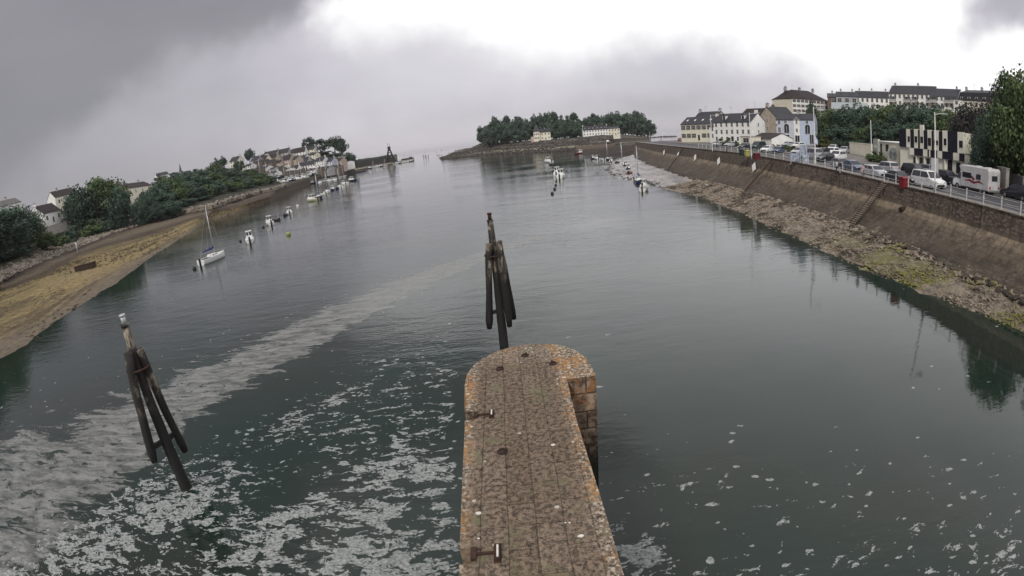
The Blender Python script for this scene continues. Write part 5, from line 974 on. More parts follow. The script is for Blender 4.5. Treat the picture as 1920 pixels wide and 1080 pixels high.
def car(kind, col, p, heading, label, group='parked cars on the right bank', cat='car'):
    L, W, Hh, bz, bx = VK[kind][:5]; e = thing('parked_'+('van' if kind == 'van' else 'car'), label, cat, p, heading, group); P_ = PC[col]
    x0, x1 = -L/2, L/2; fx_ = x1-bx      # front is +x
    A_s = (fx_, bz); A_r = (fx_-(.75 if kind != 'van' else .85), Hh-.04); A_b = (x0+(.75 if kind in ('hatch', 'saloon') else .35), Hh-.06); A_e = (x0+(.9 if kind == 'saloon' else .12), bz+.02)
    tap = lambda x, z: 1 if z < bz else 1-.20*(z-bz)/(Hh-bz)
    m = MB().side([(x0+.08, .26), (x0, .55), (x0+.04, bz-.05), A_e if kind != 'saloon' else (x0+.1, bz), A_e, A_b, ((A_b[0]+A_r[0])/2, Hh), A_r, A_s, (x1-.25, bz-.16), (x1-.03, bz-.34), (x1, .45), (x1-.1, .26)][:3]+([(x0+.1, bz)] if kind == 'saloon' else [])+[A_e, A_b, ((A_b[0]+A_r[0])/2, Hh), A_r, A_s, (x1-.25, bz-.16), (x1-.03, bz-.34), (x1, .45), (x1-.1, .26)], -W/2, W/2, taper=tap)
    o = m.build('body', P_, e); bv = o.modifiers.new('b', 'BEVEL'); bv.width = .05; bv.segments = 2; bv.limit_method = 'ANGLE'; bv.angle_limit = R_(35)
    m = MB(); g = .012
    for s in (-1, 1):
        def wpt(x, z): return (x, s*(W/2*tap(x, z)+g), z)
        def pane(a, b2):
            zt = Hh-.13; lo = bz+.03
            fr = lambda x, z: x
            v = [wpt(a[0], lo), wpt(b2[0], lo), wpt(b2[1], zt), wpt(a[1], zt)]; MB().add(v, [(0, 1, 2, 3) if s < 0 else (3, 2, 1, 0)]).build('side_window', GLASS, e)
        sx = A_s[0]-.12; rx = A_r[0]-.06; bx_ = A_b[0]+.12; ex = A_e[0]+.18; mdl = (sx+ex)/2-.1
        pane((ex, bx_), (mdl-.04, mdl-.04)); pane((mdl+.04, mdl+.04), (sx, rx))
    
    def quad(a, b2, nm):
        (xa, za), (xb, zb) = a, b2; dx, dz = xb-xa, zb-za; l = math.hypot(dx, dz); nx, nz = dz/l*.014, -dx/l*.014
        if nm == 'rear_window': nx, nz = -nx, -nz
        pa = (xa+dx*.08, za+dz*.08); pb = (xb-dx*.08, zb-dz*.08); v = [(pa[0]+abs(nx)*(1 if nm == 'windscreen' else -1), -W/2*tap(*pa)+.07, pa[1]+abs(nz)), (pa[0]+abs(nx)*(1 if nm == 'windscreen' else -1), W/2*tap(*pa)-.07, pa[1]+abs(nz)), (pb[0]+abs(nx)*(1 if nm == 'windscreen' else -1), W/2*tap(*pb)-.08, pb[1]+abs(nz)), (pb[0]+abs(nx)*(1 if nm == 'windscreen' else -1), -W/2*tap(*pb)+.08, pb[1]+abs(nz))]
        MB().add(v, [(0, 1, 2, 3)] if nm == 'windscreen' else [(3, 2, 1, 0)]).build(nm, GLASS, e)
    quad(A_s, A_r, 'windscreen'); quad(A_e, A_b, 'rear_window')
    for x in (x0+.8, x1-.85):
        for y in (-W/2+.02, W/2-.02): tube_wheel(e, x, y+(.01 if y > 0 else -.01))
    for s in (-1, 1):
        MB().box(x1-.16, x1+.005, s*(W/2-.28)-.16, s*(W/2-.28)+.16, bz-.36, bz-.22).build('headlight', LAMPG, e)
        MB().box(x0-.01, x0+.1, s*(W/2-.18)-.1, s*(W/2-.18)+.1, bz-.28, bz-.04).build('tail_light', TAIL, e)
        MB().box(fx_-.35, fx_-.18, s*(W/2+.1)-.09, s*(W/2+.1)+.09, bz+.02, bz+.15).build('wing_mirror', P_, e)
    MB().box(x1-.03, x1+.02, -W/2+.35, W/2-.35, .38, .58).build('grille', BLACK, e)
    MB().box(x0-.02, x0+.01, -.26, .26, .55, .66).build('number_plate', TRIM, e)
    if kind == 'van':
        for s in (-1, 1): MB().bar((x0+.5, s*.72, Hh+.07), (x1-2.1, s*.72, Hh+.07), .05).build('roof_rail', METAL, e)
    return e
def tang(y): return math.atan2(2.0, xt(y+1)-xt(y-1))      # quay direction, pointing away from camera
def qcar(kind, col, px, py, label, away=False, rot=0, **kw):
    p = Q(px, py); x = p.x-xt(p.y); p.z = zq(p.y)-(.13 if 3.2 < x < 11.4 else 0); return car(kind, col, p, tang(p.y)+(0 if away else math.pi)+R_(rot), label, **kw)
qcar('van', 'white', 1740, 349, 'white people carrier with roof rails parked by the railing, nose towards the camera', cat='van')
qcar('estate', 'silver', 1640, 329, 'silver estate car, bigger of the two parked left of the red bin')
qcar('hatch', 'dark', 1686, 341, 'dark hatchback parked between the silver estate and the red bin')
qcar('hatch', 'blue', 1600, 318, 'dark blue car behind the walking couple')
qcar('suv', 'dark', 1716, 329, 'black off-road car half hidden behind the dark hatchback', rot=6)
qcar('suv', 'dark', 1776, 344, 'black car squeezed between the white people carrier and the camper van', rot=5)
qcar('estate', 'grey', 1734, 326, 'grey car right in front of the chequered building', away=True)
qcar('suv', 'dark', 1908, 374, 'dark green-black car cut by the right edge of the picture', away=True)
qcar('suv', 'white', 1570, 300, 'white off-road car alone in the car park, broadside on', rot=-62)
qcar('hatch', 'white', 1560, 290, 'small white car behind the white off-road one', rot=-60); qcar('hatch', 'dark', 1548, 301, 'dark red-black car at the left of the round bush', rot=-75)
qcar('van', 'silver', 1523, 296, 'silver van with its back window facing us, beside the tall flag lamp', rot=180, cat='van')
qcar('hatch', 'silver', 1498, 290, 'silver car behind the information boards', rot=-60)
qcar('hatch', 'white', 1497, 277, 'white car before the arched window of the blue grey house', rot=-70); qcar('hatch', 'silver', 1477, 275, 'pale car between bushes in front of the blue grey house', rot=-70)
qcar('hatch', 'blue', 1459, 286, 'blue car with pale windscreen right of the small white saloon', rot=-50); qcar('saloon', 'white', 1440, 284, 'small white saloon left of the blue car', rot=-55)
qcar('van', 'green', 1422, 280, 'dark green van next to the second lamp post', rot=-55, cat='van'); qcar('estate', 'silver', 1371, 275, 'silver grey car in front of the dark hedge', rot=-60)
qcar('hatch', 'white', 1379, 269, 'small white car by the cream garage hut', rot=-70); qcar('saloon', 'white', 1314, 265, 'white car parked below the cream corner house', rot=-60)
qcar('hatch', 'white', 1562, 283, 'white car farthest back, against the dark wood', rot=-50); qcar('hatch', 'silver', 1583, 287, 'silver car at the back of the car park, against the cream wall', rot=-50)
qcar('hatch', 'red', 1276, 265, 'small red car at the foot of the cream corner house')
qcar('saloon', 'silver', 1348, 274, 'silver saloon by the roadside left of the dark hedge', rot=-60); qcar('hatch', 'dark', 1396, 279, 'dark hatchback between the hedge and the second lamp post', rot=-55)
qcar('estate', 'dark', 1541, 291, 'dark estate car at the back of the row behind the flag lamp', rot=-60); qcar('hatch', 'grey', 1578, 313, 'grey hatchback on the road just left of the dark blue car'); qcar('suv', 'silver', 1662, 322, 'silver off-road car beyond the silver estate, by the clipped bushes', away=True)
# camper van
p = Q(1829, 357); e = thing('camper_van', 'white coachbuilt camper van with red swirl, seen from behind', 'camper van', (p.x, p.y, zq(p.y)-.13), tang(p.y))
W = 2.25
m = MB().side([(-3.3, .45), (-3.3, 2.7), (-3.1, 2.95), (1.7, 2.95), (2.1, 2.75), (1.75, 2.2), (1.75, .45)], -W/2, W/2); o = m.build('living_box', mat('camper_shell', (.58, .57, .56), (.48, .47, .47), rough=.4, scale=1.2), e); bv = o.modifiers.new('b', 'BEVEL'); bv.width = .09; bv.segments = 3; bv.limit_method = 'ANGLE'
m = MB().side([(1.78, .35), (1.78, 2.15), (2.15, 2.1), (2.75, 1.35), (3.3, 1.1), (3.42, .75), (3.4, .35)], -.98, .98, taper=lambda x, z: 1 if z < 1.3 else .86); o = m.build('cab', PC['white'], e); bv = o.modifiers.new('b', 'BEVEL'); bv.width = .05; bv.segments = 2
for s in (-1, 1):
    MB().add([(1.95, s*.985, 1.3), (2.7, s*.985, 1.33), (2.2, s*.90, 1.98), (1.95, s*.9, 1.98)], [(0, 1, 2, 3) if s < 0 else (3, 2, 1, 0)]).build('cab_window', GLASS, e)
    for a, b2 in ((-.2, 1.4), (-1.9, -1.1)):
        y0, y1 = sorted((s*(W/2+.002), s*(W/2+.03))); MB().box(a, b2, y0, y1, 1.55, 2.15).build('window', GLASS, e)
    m = MB(); pts = [(-2.6, 1.1), (-1.6, 1.45), (-.9, 1.25), (.1, 1.4), (1.4, 1.15), (.2, 1.2), (-.7, .98), (-1.5, 1.2)]
    y0, y1 = sorted((s*(W/2+.002), s*(W/2+.008))); m.side(pts, y0, y1); m.side([(-.9, 1.5), (-.3, 1.9), (-.1, 1.75), (-.5, 1.35)], y0, y1); m.build('red_swirl', REDP, e)
    for x in (-1.9, 2.5): tube_wheel(e, x, s*(1.0 if x > 0 else W/2-.02), .36)
    MB().box(-3.34, -3.29, s*.85-.12, s*.85+.12, .7, 1.0).build('tail_light', TAIL, e)
    MB().box(3.3, 3.43, s*.7-.15, s*.7+.15, .8, .95).build('headlight', LAMPG, e)
MB().box(-3.325, -3.305, -.55, .55, 1.6, 2.2).build('rear_window', GLASS, e); MB().box(-3.36, -3.2, -W/2+.1, W/2-.1, .4, .6).build('bumper', PC['grey'], e)
MB().add([(2.22, -.82, 2.04), (2.22, .82, 2.04), (2.78, .9, 1.38), (2.78, -.9, 1.38)], [(3, 2, 1, 0)]).build('windscreen', GLASS, e)
MB().box(-2.5, -1.9, -.3, .3, 2.95, 3.05).build('roof_vent', TRIM, e); MB().box(-.8, -.2, -.3, .3, 2.95, 3.05).build('roof_vent', TRIM, e)
m = MB()
for y_ in (-.9, -.52): m.box(-3.37, -3.33, y_, y_+.03, .8, 2.5)
for i in range(5): m.box(-3.36, -3.335, -.9, -.5, .9+i*.35, .93+i*.35)
m.build('rear_ladder', METAL, e)
# ------------------------------------------------------------------ quay furniture
rl = thing('quay_railing', 'pale metal railing along the top edge of the quay wall', 'railing', (0, 0, 0)); ys2 = [8]
while ys2[-1] < 118: ys2.append(ys2[-1]+(2.4 if ys2[-1] < 60 else 3.2))
pm_ = MB().box(-.05, .05, -.05, .05, 0, 1.12); pm_.box(-.07, .07, -.07, .07, 1.1, 1.16); pme = pm_.mesh('post', RAILW)
for y in ys2: o = link('post', pme, rl); o.location = (xt(y)-.12, y, zq(y)+.27)
for z in (.45, .98):
    m = MB()
    for a, b2 in zip(ys2, ys2[1:]): m.bar((xt(a)-.12, a, zq(a)+.27+z), (xt(b2)-.12, b2, zq(b2)+.27+z), .045)
    m.build('rail', RAILW, rl)
for a, b2 in zip(ys2, ys2[1:]):
    if a > 64: m = MB().bar((xt(a)-.12, a+.15, zq(a)+.62), (xt(b2)-.12, b2-.15, zq(b2)+.62), .02, .55); m.build('mesh_panel', mat('pale_mesh_panel', (.42, .42, .41), (.33, .33, .33)), rl)
def lamp(px, py, toprow, label, arm=1, flag=False, head=True, up=None):
    p = Q(px, py); z0 = zq(p.y); dd = math.hypot(p.x, p.y); h = D(px, toprow, dd).z-z0; e = thing('street_lamp', label, 'street lamp', (p.x, p.y, z0), 0, 'lamp posts along the quay')
    MB().tube([(0, 0, 0), (0, 0, .9), (0, 0, .92), (0, 0, h)], [.13, .12, .09, .06], 8).build('pole', RAILW, e)
    if head:
        MB().tube([(0, 0, h-.25), (arm*.8, 0, h-.12), (arm*1.5, 0, h-.1)], .04, 6).build('arm', RAILW, e)
        MB().side([(arm*1.4, h-.14), (arm*2.1, h-.1), (arm*2.05, h-.02), (arm*1.45, h-.02)], -.14, .14).build('lamp_head', METAL, e)
    if flag: m = MB().add([(.08, 0, h*.52), (.62, .1, h*.44), (.55, .05, h*.36), (.08, 0, h*.40), (.08, .02, h*.52), (.62, .12, h*.44), (.55, .07, h*.36), (.08, .02, h*.40)], [(0, 1, 2, 3), (7, 6, 5, 4)]); m.build('banner', mat('pale_blue_cloth', (.6, .7, .85)), e)
    return e
lamp(1752, 366, 210, 'nearest lamp post, in front of the chequered building'); lamp(1529, 313, 200, 'tall lamp post with pale blue banner, before the dark wood', flag=True)
lamp(1409, 298, 211, 'lamp post in front of the long white house gable'); lamp(1336, 285, 215, 'lamp post in front of the narrow pale house')
lamp(1634, 302, 225, 'headless pole at the left end of the cream annex', head=False)
lamp(1243, 264, 225, 'right one of the two lamp posts at the far quay end'); lamp(1237, 263, 228, 'left one of the two lamp posts at the far quay end'); lamp(1219, 264, 247, 'short white pole at the very end of the quay', head=False)
# red bins and boards
def bin_(px, py, label, mt, w_=.75, h_=1.15):
    p = Q(px, py); e = thing('litter_bin', label, 'bin', (p.x, p.y, zq(p.y)), tang(p.y), 'bins and boxes on the promenade')
    m = MB().side([(-w_*.42, 0), (w_*.42, 0), (w_*.5, h_), (-w_*.5, h_)], -w_*.45, w_*.45); m.build('body', mt, e)
    m = MB().box(-w_*.54, w_*.54, -w_*.5, w_*.5, h_+.002, h_+.09); m.side([(-w_*.4, h_+.09), (w_*.4, h_+.09), (0, h_+.25)], -w_*.45, w_*.45); m.build('lid', mt, e)
bin_(1695, 353, 'red box shaped bin on the promenade by the white people carrier', REDP, 1.0, 1.05); bin_(1419, 299, 'dark red box on the promenade right of the second lamp post', mat('dull_red', (.12, .02, .03)), 1.05, .9)
bin_(1401, 293, 'yellow topped bin left of the second lamp post', YELL, .85, .95); bin_(1391, 292, 'dark bin left of the yellow topped one', mat('dark_green_bin', (.03, .05, .05)), .8, 1.0)
def board(px, py, w_, h0, h1, label, cols):
    p = Q(px, py); e = thing('information_board', label, 'notice board', (p.x, p.y, zq(p.y)), math.atan2(-p.x, p.y)*1.0+.15, 'information boards by the railing')
    MB().bar((-w_/2, 0, 0), (-w_/2, 0, h1), .09).build('post', METAL, e); MB().bar((w_/2, 0, 0), (w_/2, 0, h1), .09).build('post', METAL, e)
    MB().box(-w_/2+.05, w_/2-.05, -.04, .04, h0, h1).build('panel', cols, e)
BD = mat('board_blue', (.12, .17, .27), (.45, .48, .54), scale=2.2); BD2 = mat('board_white', (.62, .66, .74), (.15, .2, .32), scale=2.0)
board(1494, 308, 1.9, .5, 1.7, 'low wide blue information board left of the taller one', BD); board(1507, 309, 1.1, 1.4, 3.0, 'tall blue and white information board', BD); board(1511, 310, .9, .3, 1.6, 'small white notice board right of the tall blue one', BD2)
board(1752, 346, .9, 1.2, 3.2, 'grey road sign back beside the nearest lamp post', METAL)
# white marker boards fixed to the wall
def wallpt(px, py):
    for t in np.linspace(1.0, .55, 60):
        for y in (): pass
    best = None
    for y in np.arange(20, 230, .5):
        for s in (.80, .9, .97):
            X0 = interp(y, YQ, XF)*(1-s)+(xt(y)-.45)*s; Z0 = interp(y, YQ, ZF)*(1-s*.6)+zq(y)*s*.6; a, b2 = pix(np.float64(X0), np.float64(y), np.float64(Z0)); q = math.hypot(a-px, b2-py)
            if best is None or q < best[0]: best = (q, X0, y, Z0, s)
    return best
for i, (px, py) in enumerate([(1250, 274), (1277, 278), (1309, 283), (1353, 290), (1420, 301)]):
    q, X0, y0, Z0, s = wallpt(px, py); e = thing('wall_marker', 'white slanted marker board on the quay wall, '+['first from the far end', 'second from the far end', 'middle one of five', 'fourth from the far end', 'nearest, below the dark red box'][i], 'marker board', (X0-.4, y0, Z0+.5), 0, 'white marker boards on the quay wall')
    m = MB().box(-.05, 0, -.55, .55, -.75, .75); m.build('panel', WHITE, e).rotation_euler = (R_(-38), R_(18), 0); MB().bar((-.0, 0, 0), (.9, 0, -.2), .1).build('bracket', RUST, e)
# ladders down the wall
def ladder(y, dy, label, rung=True, wdt=.95):
    e = thing('wall_stair', label, 'ladder', (0, 0, 0), 0, 'ladders down the quay wall'); m = MB(); n_ = 24
    def pt(t, off):
        yf = y+dy; a0 = Vector((interp(yf, YQ, XF)-.3, yf, interp(yf, YQ, ZF)+.1)); b0 = Vector((xt(y)-.62, y, zq(y)+.25)); q_ = a0.lerp(b0, t); return (q_.x, q_.y+off, q_.z)
    for off in (-wdt/2, wdt/2):
        m = MB(); P_ = [pt(0, off), pt(1, off)]
        for a, b2 in zip(P_, P_[1:]): m.bar(a, b2, .14, .10)
        m.build('stringer', RUST, e)
    if rung:
        m = MB()
        for i in range(n_):
            t = i/(n_-1); a, b2 = pt(t, -wdt/2), pt(t, wdt/2); m.bar(a, b2, .16, .06)
        m.build('rungs', mat('pale_worn_wood', (.30, .25, .2), (.2, .16, .13), scale=4), e)
g1_ = Q(1658, 346); ladder(g1_.y, 1.2, 'wooden runged ladder lying down the wall below the dark cars', True, 1.1)
ladder(Q(1418, 300).y-1, 2.0, 'dark rusty slipway rail below the second lamp post', False, .35); ladder(Q(1262, 279).y, 3, 'small dark ladder near the far end of the quay wall', False, .4)
# drain outlet
q, X0, y0, Z0, s = wallpt(1692, 392); e = thing('drain_outlet', 'dark drain mouth with stain in the sloping wall', 'drain', (X0-.3, y0, Z0), 0); m = MB().tube([(-.25, 0, 0), (.6, 0, .1)], .28, 12); m.build('pipe', RUST, e); MB().tube([(-.262, 0, 0), (-.255, 0, 0)], .21, 12).build('opening', BLACK, e)
# ------------------------------------------------------------------ people
SKIN = mat('skin', (.45, .28, .2)); HAIR = mat('hair', (.05, .035, .025))
def person(px, py, label, top, leg, face=0, stride=.22, sit=False, h=1.74):
    p = Q(px, py); e = thing('person', label, 'person', (p.x, p.y, zq(p.y)), face, 'people on the quay')
    s = h/1.74; J = [(0, 0, .96), (0, 0, 1.2), (0, 0, 1.42), (0, .01, 1.52), (0, .02, 1.66), (.10, 0, .92), (.11, stride, .5), (.11, stride*1.2, .08), (.11, stride*1.2+.16, .04), (-.10, 0, .92), (-.11, -stride*.3, .5), (-.11, -stride*1.3, .1), (-.11, -stride*1.3+.15, .04),
         (.19, 0, 1.40), (.24, -stride*.4, 1.14), (.24, stride*.2, .90), (-.19, 0, 1.40), (-.24, stride*.4, 1.14), (-.24, stride*.9, .92)]
    E_ = [(0, 1), (1, 2), (2, 3), (3, 4), (0, 5), (5, 6), (6, 7), (7, 8), (0, 9), (9, 10), (10, 11), (11, 12), (2, 13), (13, 14), (14, 15), (2, 16), (16, 17), (17, 18)]
    Rr = [.14, .13, .14, .055, .1, .09, .065, .045, .04, .09, .065, .045, .04, .06, .045, .035, .06, .045, .035]
    me = bpy.data.meshes.new('body'); me.from_pydata([tuple(c*s for c in j) for j in J], E_, []); o = link('body', me, e); md = o.modifiers.new('s', 'SKIN'); me.skin_vertices.new() if not me.skin_vertices else None
    for v, r_q in zip(me.skin_vertices[0].data, Rr): v.radius = (r_q*s*1.1, r_q*s*.95)
    me.skin_vertices[0].data[0].use_root = True; o.modifiers.new('u', 'SUBSURF').levels = 1; o.modifiers['u'].render_levels = 1
    bpy.context.view_layer.update(); nm = bpy.data.meshes.new_from_object(o.evaluated_get(bpy.context.evaluated_depsgraph_get())); o.modifiers.clear(); o.data = nm; nm.materials.clear()
    for q in (SKIN, top, leg, BLACK): nm.materials.append(q)
    for f in nm.polygons:
        z = f.center.z/s; ax = abs(f.center.x)/s; f.material_index = 3 if z < .09 else 2 if z < .95 and ax < .2 else 0 if (z > 1.5 or (ax > .2 and z < .97)) else 1; f.use_smooth = True
    MB().ball((0, -.01*s, 1.70*s), .105*s, sc=(.95, 1.0, .85)).build('hair', HAIR, e)
PTOP = mat('pale_shirt', (.5, .48, .5)); PD = mat('navy_cloth', (.03, .035, .06)); PL = mat('pale_trousers', (.4, .36, .33)); PR_ = mat('pink_cloth', (.55, .3, .34))
person(1569, 325, 'person in pale top walking left of a companion by the railing', PTOP, PD, tang(60)-1.57); person(1575, 326, 'person in dark top walking beside the one in the pale top', PD, PL, tang(60)-1.57)
person(1336, 284, 'dark dressed person standing left under the fourth lamp post', PD, PD, 1.0, .05); person(1344, 283, 'dark dressed person walking just right of the fourth lamp post', PD, PD, 2.0); person(1363, 288, 'person in dark coat leaning at the railing below the hedge', PD, PD, 1.4, .08, h=1.5)
person(1618, 334, 'person in pink top by the railing behind the silver estate', PR_, PD, 2.5, .12); person(1240, 268, 'small far figure at the end of the promenade', PD, PL, 1, .1)
# ------------------------------------------------------------------ boats
def hull(L, W, Hh, mts, sheer=.18, transom=.8, keel=.15):
    m = MB(); n_ = 11; pr = []
    for i in range(n_):
        t = i/(n_-1); x = -L/2+L*t; w_ = W/2*(transom+(1-transom)*math.sin(min(t/.45, 1)*math.pi/2))*(1 if t < .5 else max(1-((t-.5)/.5)**2.2, .02)); z1 = Hh*(1+sheer*(t-.3)**2*3); z0 = -keel+(keel+.25*Hh)*max(0, (t-.82)/.18)
        pr.append([(x, -w_, z1), (x, -w_*.96, z1*.35), (x, -w_*.72, z0*.4), (x, 0, z0), (x, w_*.72, z0*.4), (x, w_*.96, z1*.35), (x, w_, z1)])
    for s in pr: m.v += s
    for i in range(n_-1):
        for k_ in range(6): a = i*7+k_; m.f.append((a, a+7, a+8, a+1)); m.mi.append(1 if k_ in (1, 2, 3, 4) and k_ in (2, 3) else 0); m.sm.append(True)
    m.f.append(tuple(range(0, 7))); m.mi.append(0); m.sm.append(False)
    return m, pr
def deck(pr, z=-.04, inset=.97):
    m = MB(); v = []
    for s in pr: v += [(s[0][0], s[0][1]*inset, s[0][2]+z), (s[6][0], s[6][1]*inset, s[6][2]+z)]
    m.add(v, [(2*i, 2*i+2, 2*i+3, 2*i+1) for i in range(len(pr)-1)]); return m
def boat(kind, p, heading, label, L=5.5, col=GELW, group='small boats on moorings', z=0, mast_h=None, cover=None, cat=None, tilt=0):
    nm = {'sail': 'sailing_boat', 'cabin': 'motor_boat', 'open': 'dinghy', 'rib': 'inflatable_dinghy'}[kind]; W = L*.36; Hh = L*.12+.12
    e = thing(nm, label, cat or nm.replace('_', ' '), (p[0], p[1], z), heading, group); e.rotation_euler = (R_(tilt), 0, heading)
    if kind == 'rib':
        m = MB(); ring = [(-L/2, -W/2+.2, .25), (L*.2, -W/2+.2, .25), (L*.42, -W*.2, .3), (L/2, 0, .36), (L*.42, W*.2, .3), (L*.2, W/2-.2, .25), (-L/2, W/2-.2, .25)]; m.tube(ring, .22, 8); m.build('tube', col, e); MB().box(-L/2+.1, L*.3, -W/2+.2, W/2-.2, .1, .16).build('floor', mat('grey_floor', (.2, .2, .2)), e)
        MB().box(-L/2-.3, -L/2, -.14, .14, .05, .75).build('outboard_motor', BLACK, e); return e
    m, pr = hull(L, W, Hh, None); m.build('hull', [col, ANTI], e)
    if kind == 'open':
        m = deck(pr, -.22, .9); m.build('floor', mat('boat_floor', (.35, .33, .3)), e)
        m = MB()
        for s in (0, 6): 
            for a, b2 in zip(pr, pr[1:]): m.bar(a[s], b2[s], .06)
        m.build('gunwale', TRIM, e)
        MB().box(-L*.1, L*.0, -W*.4, W*.4, Hh*.7, Hh*.78).build('thwart', mat('thwart_wood', (.25, .16, .09)), e); MB().box(L*.18, L*.25, -W*.34, W*.34, Hh*.75, Hh*.82).build('thwart', mat('thwart_wood', (.25, .16, .09)), e)
        MB().box(-L/2-.3, -L/2+.02, -.14, .14, .0, Hh+.45).build('outboard_motor', BLACK, e); return e
    deck(pr).build('deck', GELW if kind != 'sail' else mat('pale_deck', (.66, .65, .6)), e)
    if kind == 'cabin':
        cx = L*.08; hc = L*.2+.35; m = MB().side([(-L*.12, Hh), (-L*.10, Hh+hc), (L*.12, Hh+hc), (L*.22, Hh+hc*.5), (L*.36, Hh+.12), (L*.36, Hh)], -W*.34, W*.34, taper=lambda x, z: 1-.18*(z-Hh)/hc); o = m.build('cabin', GELW, e)
        m = MB().box(-L*.14, L*.15, -W*.34, W*.34, Hh+hc+.002, Hh+hc+.06); m.build('cabin_roof', TRIM, e)
        m = MB().add([(L*.135, -W*.26, Hh+hc*.93), (L*.135, W*.26, Hh+hc*.93), (L*.225, W*.28, Hh+hc*.54), (L*.225, -W*.28, Hh+hc*.54)], [(0, 1, 2, 3)]); m.build('windscreen', GLASS, e)
        for s in (-1, 1):
            for a, b2 in ((-.085, .01), (.03, .12)): v = [(L*a, s*(W*.34*.93+.02), Hh+hc*.5), (L*b2, s*(W*.34*.93+.02), Hh+hc*.5), (L*b2, s*(W*.34*.86+.02), Hh+hc*.88), (L*a, s*(W*.34*.86+.02), Hh+hc*.88)]; MB().add(v, [(0, 1, 2, 3) if s < 0 else (3, 2, 1, 0)]).build('side_window', GLASS, e)
        for s in (-1, 1): x = -L*.125; y0, y1 = sorted((s*W*.06, s*W*.26)); MB().box(x-.02, x+.02, y0, y1, Hh+hc*.45, Hh+hc*.88).build('rear_window', GLASS, e)
        MB().box(-L/2-.28, -L/2+.02, -.18, .18, .0, Hh+.55).build('outboard_motor', BLACK, e)
        m = MB()
        for s in (-1, 1): m.tube([(L*.2, s*W*.42, Hh+.05), (L*.25, s*W*.4, Hh+.5), (L*.47, s*.08, Hh+.65)], .02, 5)
        m.build('bow_rail', METAL, e)
    else:
        mh = mast_h or L*1.35; mr = 1 if math.hypot(p[0], p[1]) < 150 else 1.7 if math.hypot(p[0], p[1]) < 300 else 2.6
        MB().side([(-L*.12, Hh), (-L*.1, Hh+.38), (L*.12, Hh+.36), (L*.26, Hh+.08), (L*.26, Hh)], -W*.28, W*.28, taper=lambda x, z: 1-.2*(z-Hh)/.4).build('cabin', GELW, e)
        for s in (-1, 1):
            for a, b2 in ((-.07, .0), (.04, .11)): MB().add([(L*a, s*(W*.27+.01), Hh+.12), (L*b2, s*(W*.27+.01), Hh+.12), (L*b2, s*(W*.245+.01), Hh+.27), (L*a, s*(W*.245+.01), Hh+.27)], [(0, 1, 2, 3) if s < 0 else (3, 2, 1, 0)]).build('cabin_window', GLASS, e)
        MB().box(-L*.42, -L*.14, -W*.22, W*.22, Hh-.03, Hh+.02).build('cockpit', mat('cockpit_dark', (.06, .05, .05)), e)
        k_ = MB().tube([(L*.1, 0, Hh+.3), (L*.1, 0, Hh+mh)], [.075*mr, .05*mr], 8).build('mast', ALU, e); MB().bar((L*.1, -.55, Hh+mh*.55), (L*.1, .55, Hh+mh*.55), .04).build('spreader', ALU, k_)
        MB().tube([(L*.1, 0, Hh+1.05), (-L*.36, 0, Hh+1.0)], .05, 6).build('boom', ALU, e)
        MB().tube([(L*.1, 0, Hh+1.75), (L*.085, 0, Hh+1.3), (-L*.1, 0, Hh+1.2), (-L*.34, 0, Hh+1.12)], [.05, .17, .15, .09], 8).build('sail_cover', cover or NAVY, e)
        m = MB()
        for a in ((L*.49, 0, Hh+.1), (-L*.49, 0, Hh), (0, W*.45, Hh), (0, -W*.45, Hh)): m.bar((L*.1, 0, Hh+mh*.97), a, .016)
        m.build('rigging', METAL, e); MB().box(-L/2-.25, -L/2+.02, -.12, .12, -.1, Hh+.3).build('rudder', BLACK, e)
    return e
def bw(px, py): p = G(px, py, 0); return (p.x, p.y)
boat('sail', bw(400, 489), R_(78), 'white sailing boat with blue sail cover, nearest boat to the camera', 6.3, mast_h=8.6, group='boats moored off the left bank')
LB = 'boats moored off the left bank'
boat('cabin', bw(469, 453), R_(118), 'white motor boat with two cabin windows, next beyond the nearest sailing boat', 5.2, group=LB)
boat('cabin', bw(506, 421), R_(125), 'white and dark cabin boat, third from the camera off the left bank', 5.4, group=LB); boat('rib', bw(517, 414), R_(150), 'dark inflatable tied behind the third boat', 3.2, BUOYO, LB)
boat('cabin', bw(543, 401), R_(115), 'small white cabin boat, fourth from the camera off the left bank', 5.0, group=LB); boat('open', bw(536, 404), R_(100), 'low dark tender beside the fourth boat', 3.0, GELB, LB)
boat('cabin', bw(586, 377), R_(150), 'pale yellow motor boat with dark hull side', 6.5, GELY, LB); boat('sail', bw(598, 372), R_(120), 'dark hulled sailing boat beside the pale yellow motor boat', 6.5, GELB, LB, mast_h=9)
for i, (px, py, kd, c) in enumerate([(614, 362, 'sail', GELW), (624, 357, 'cabin', GELB), (632, 354, 'open', GELB), (638, 352, 'sail', GELW), (645, 347, 'cabin', GELW), (652, 344, 'open', GELW), (660, 340, 'cabin', GELB), (606, 366, 'open', GELW)]):
    boat(kd, bw(px, py), R_(95+i*7), ['white sailing boat left of the moored row before the village', 'dark cabin boat second in the row before the village', 'dark open boat mid row before the village', 'white sailing boat mid row before the village', 'white cabin boat towards the right end of the row', 'small white open boat near the right end of the row', 'dark cabin boat at the right end of the row', 'white open boat between the yellow boat and the row'][i], [7, 6, 5, 7.5, 7, 5, 8, 4.5][i], c, LB, mast_h=9)
def buoy(px, py, label, mt, r=.4, g=None):
    p = G(px, py, 0); e = thing('mooring_buoy', label, 'buoy', (p.x, p.y, 0), 0, g or 'mooring buoys'); MB().ball((0, 0, r*.45), r, 0, 12, 8).build('float', mt, e); MB().tube([(0, 0, r*1.3), (0, 0, r*1.6)], r*.15, 6).build('eye', RUST, e)
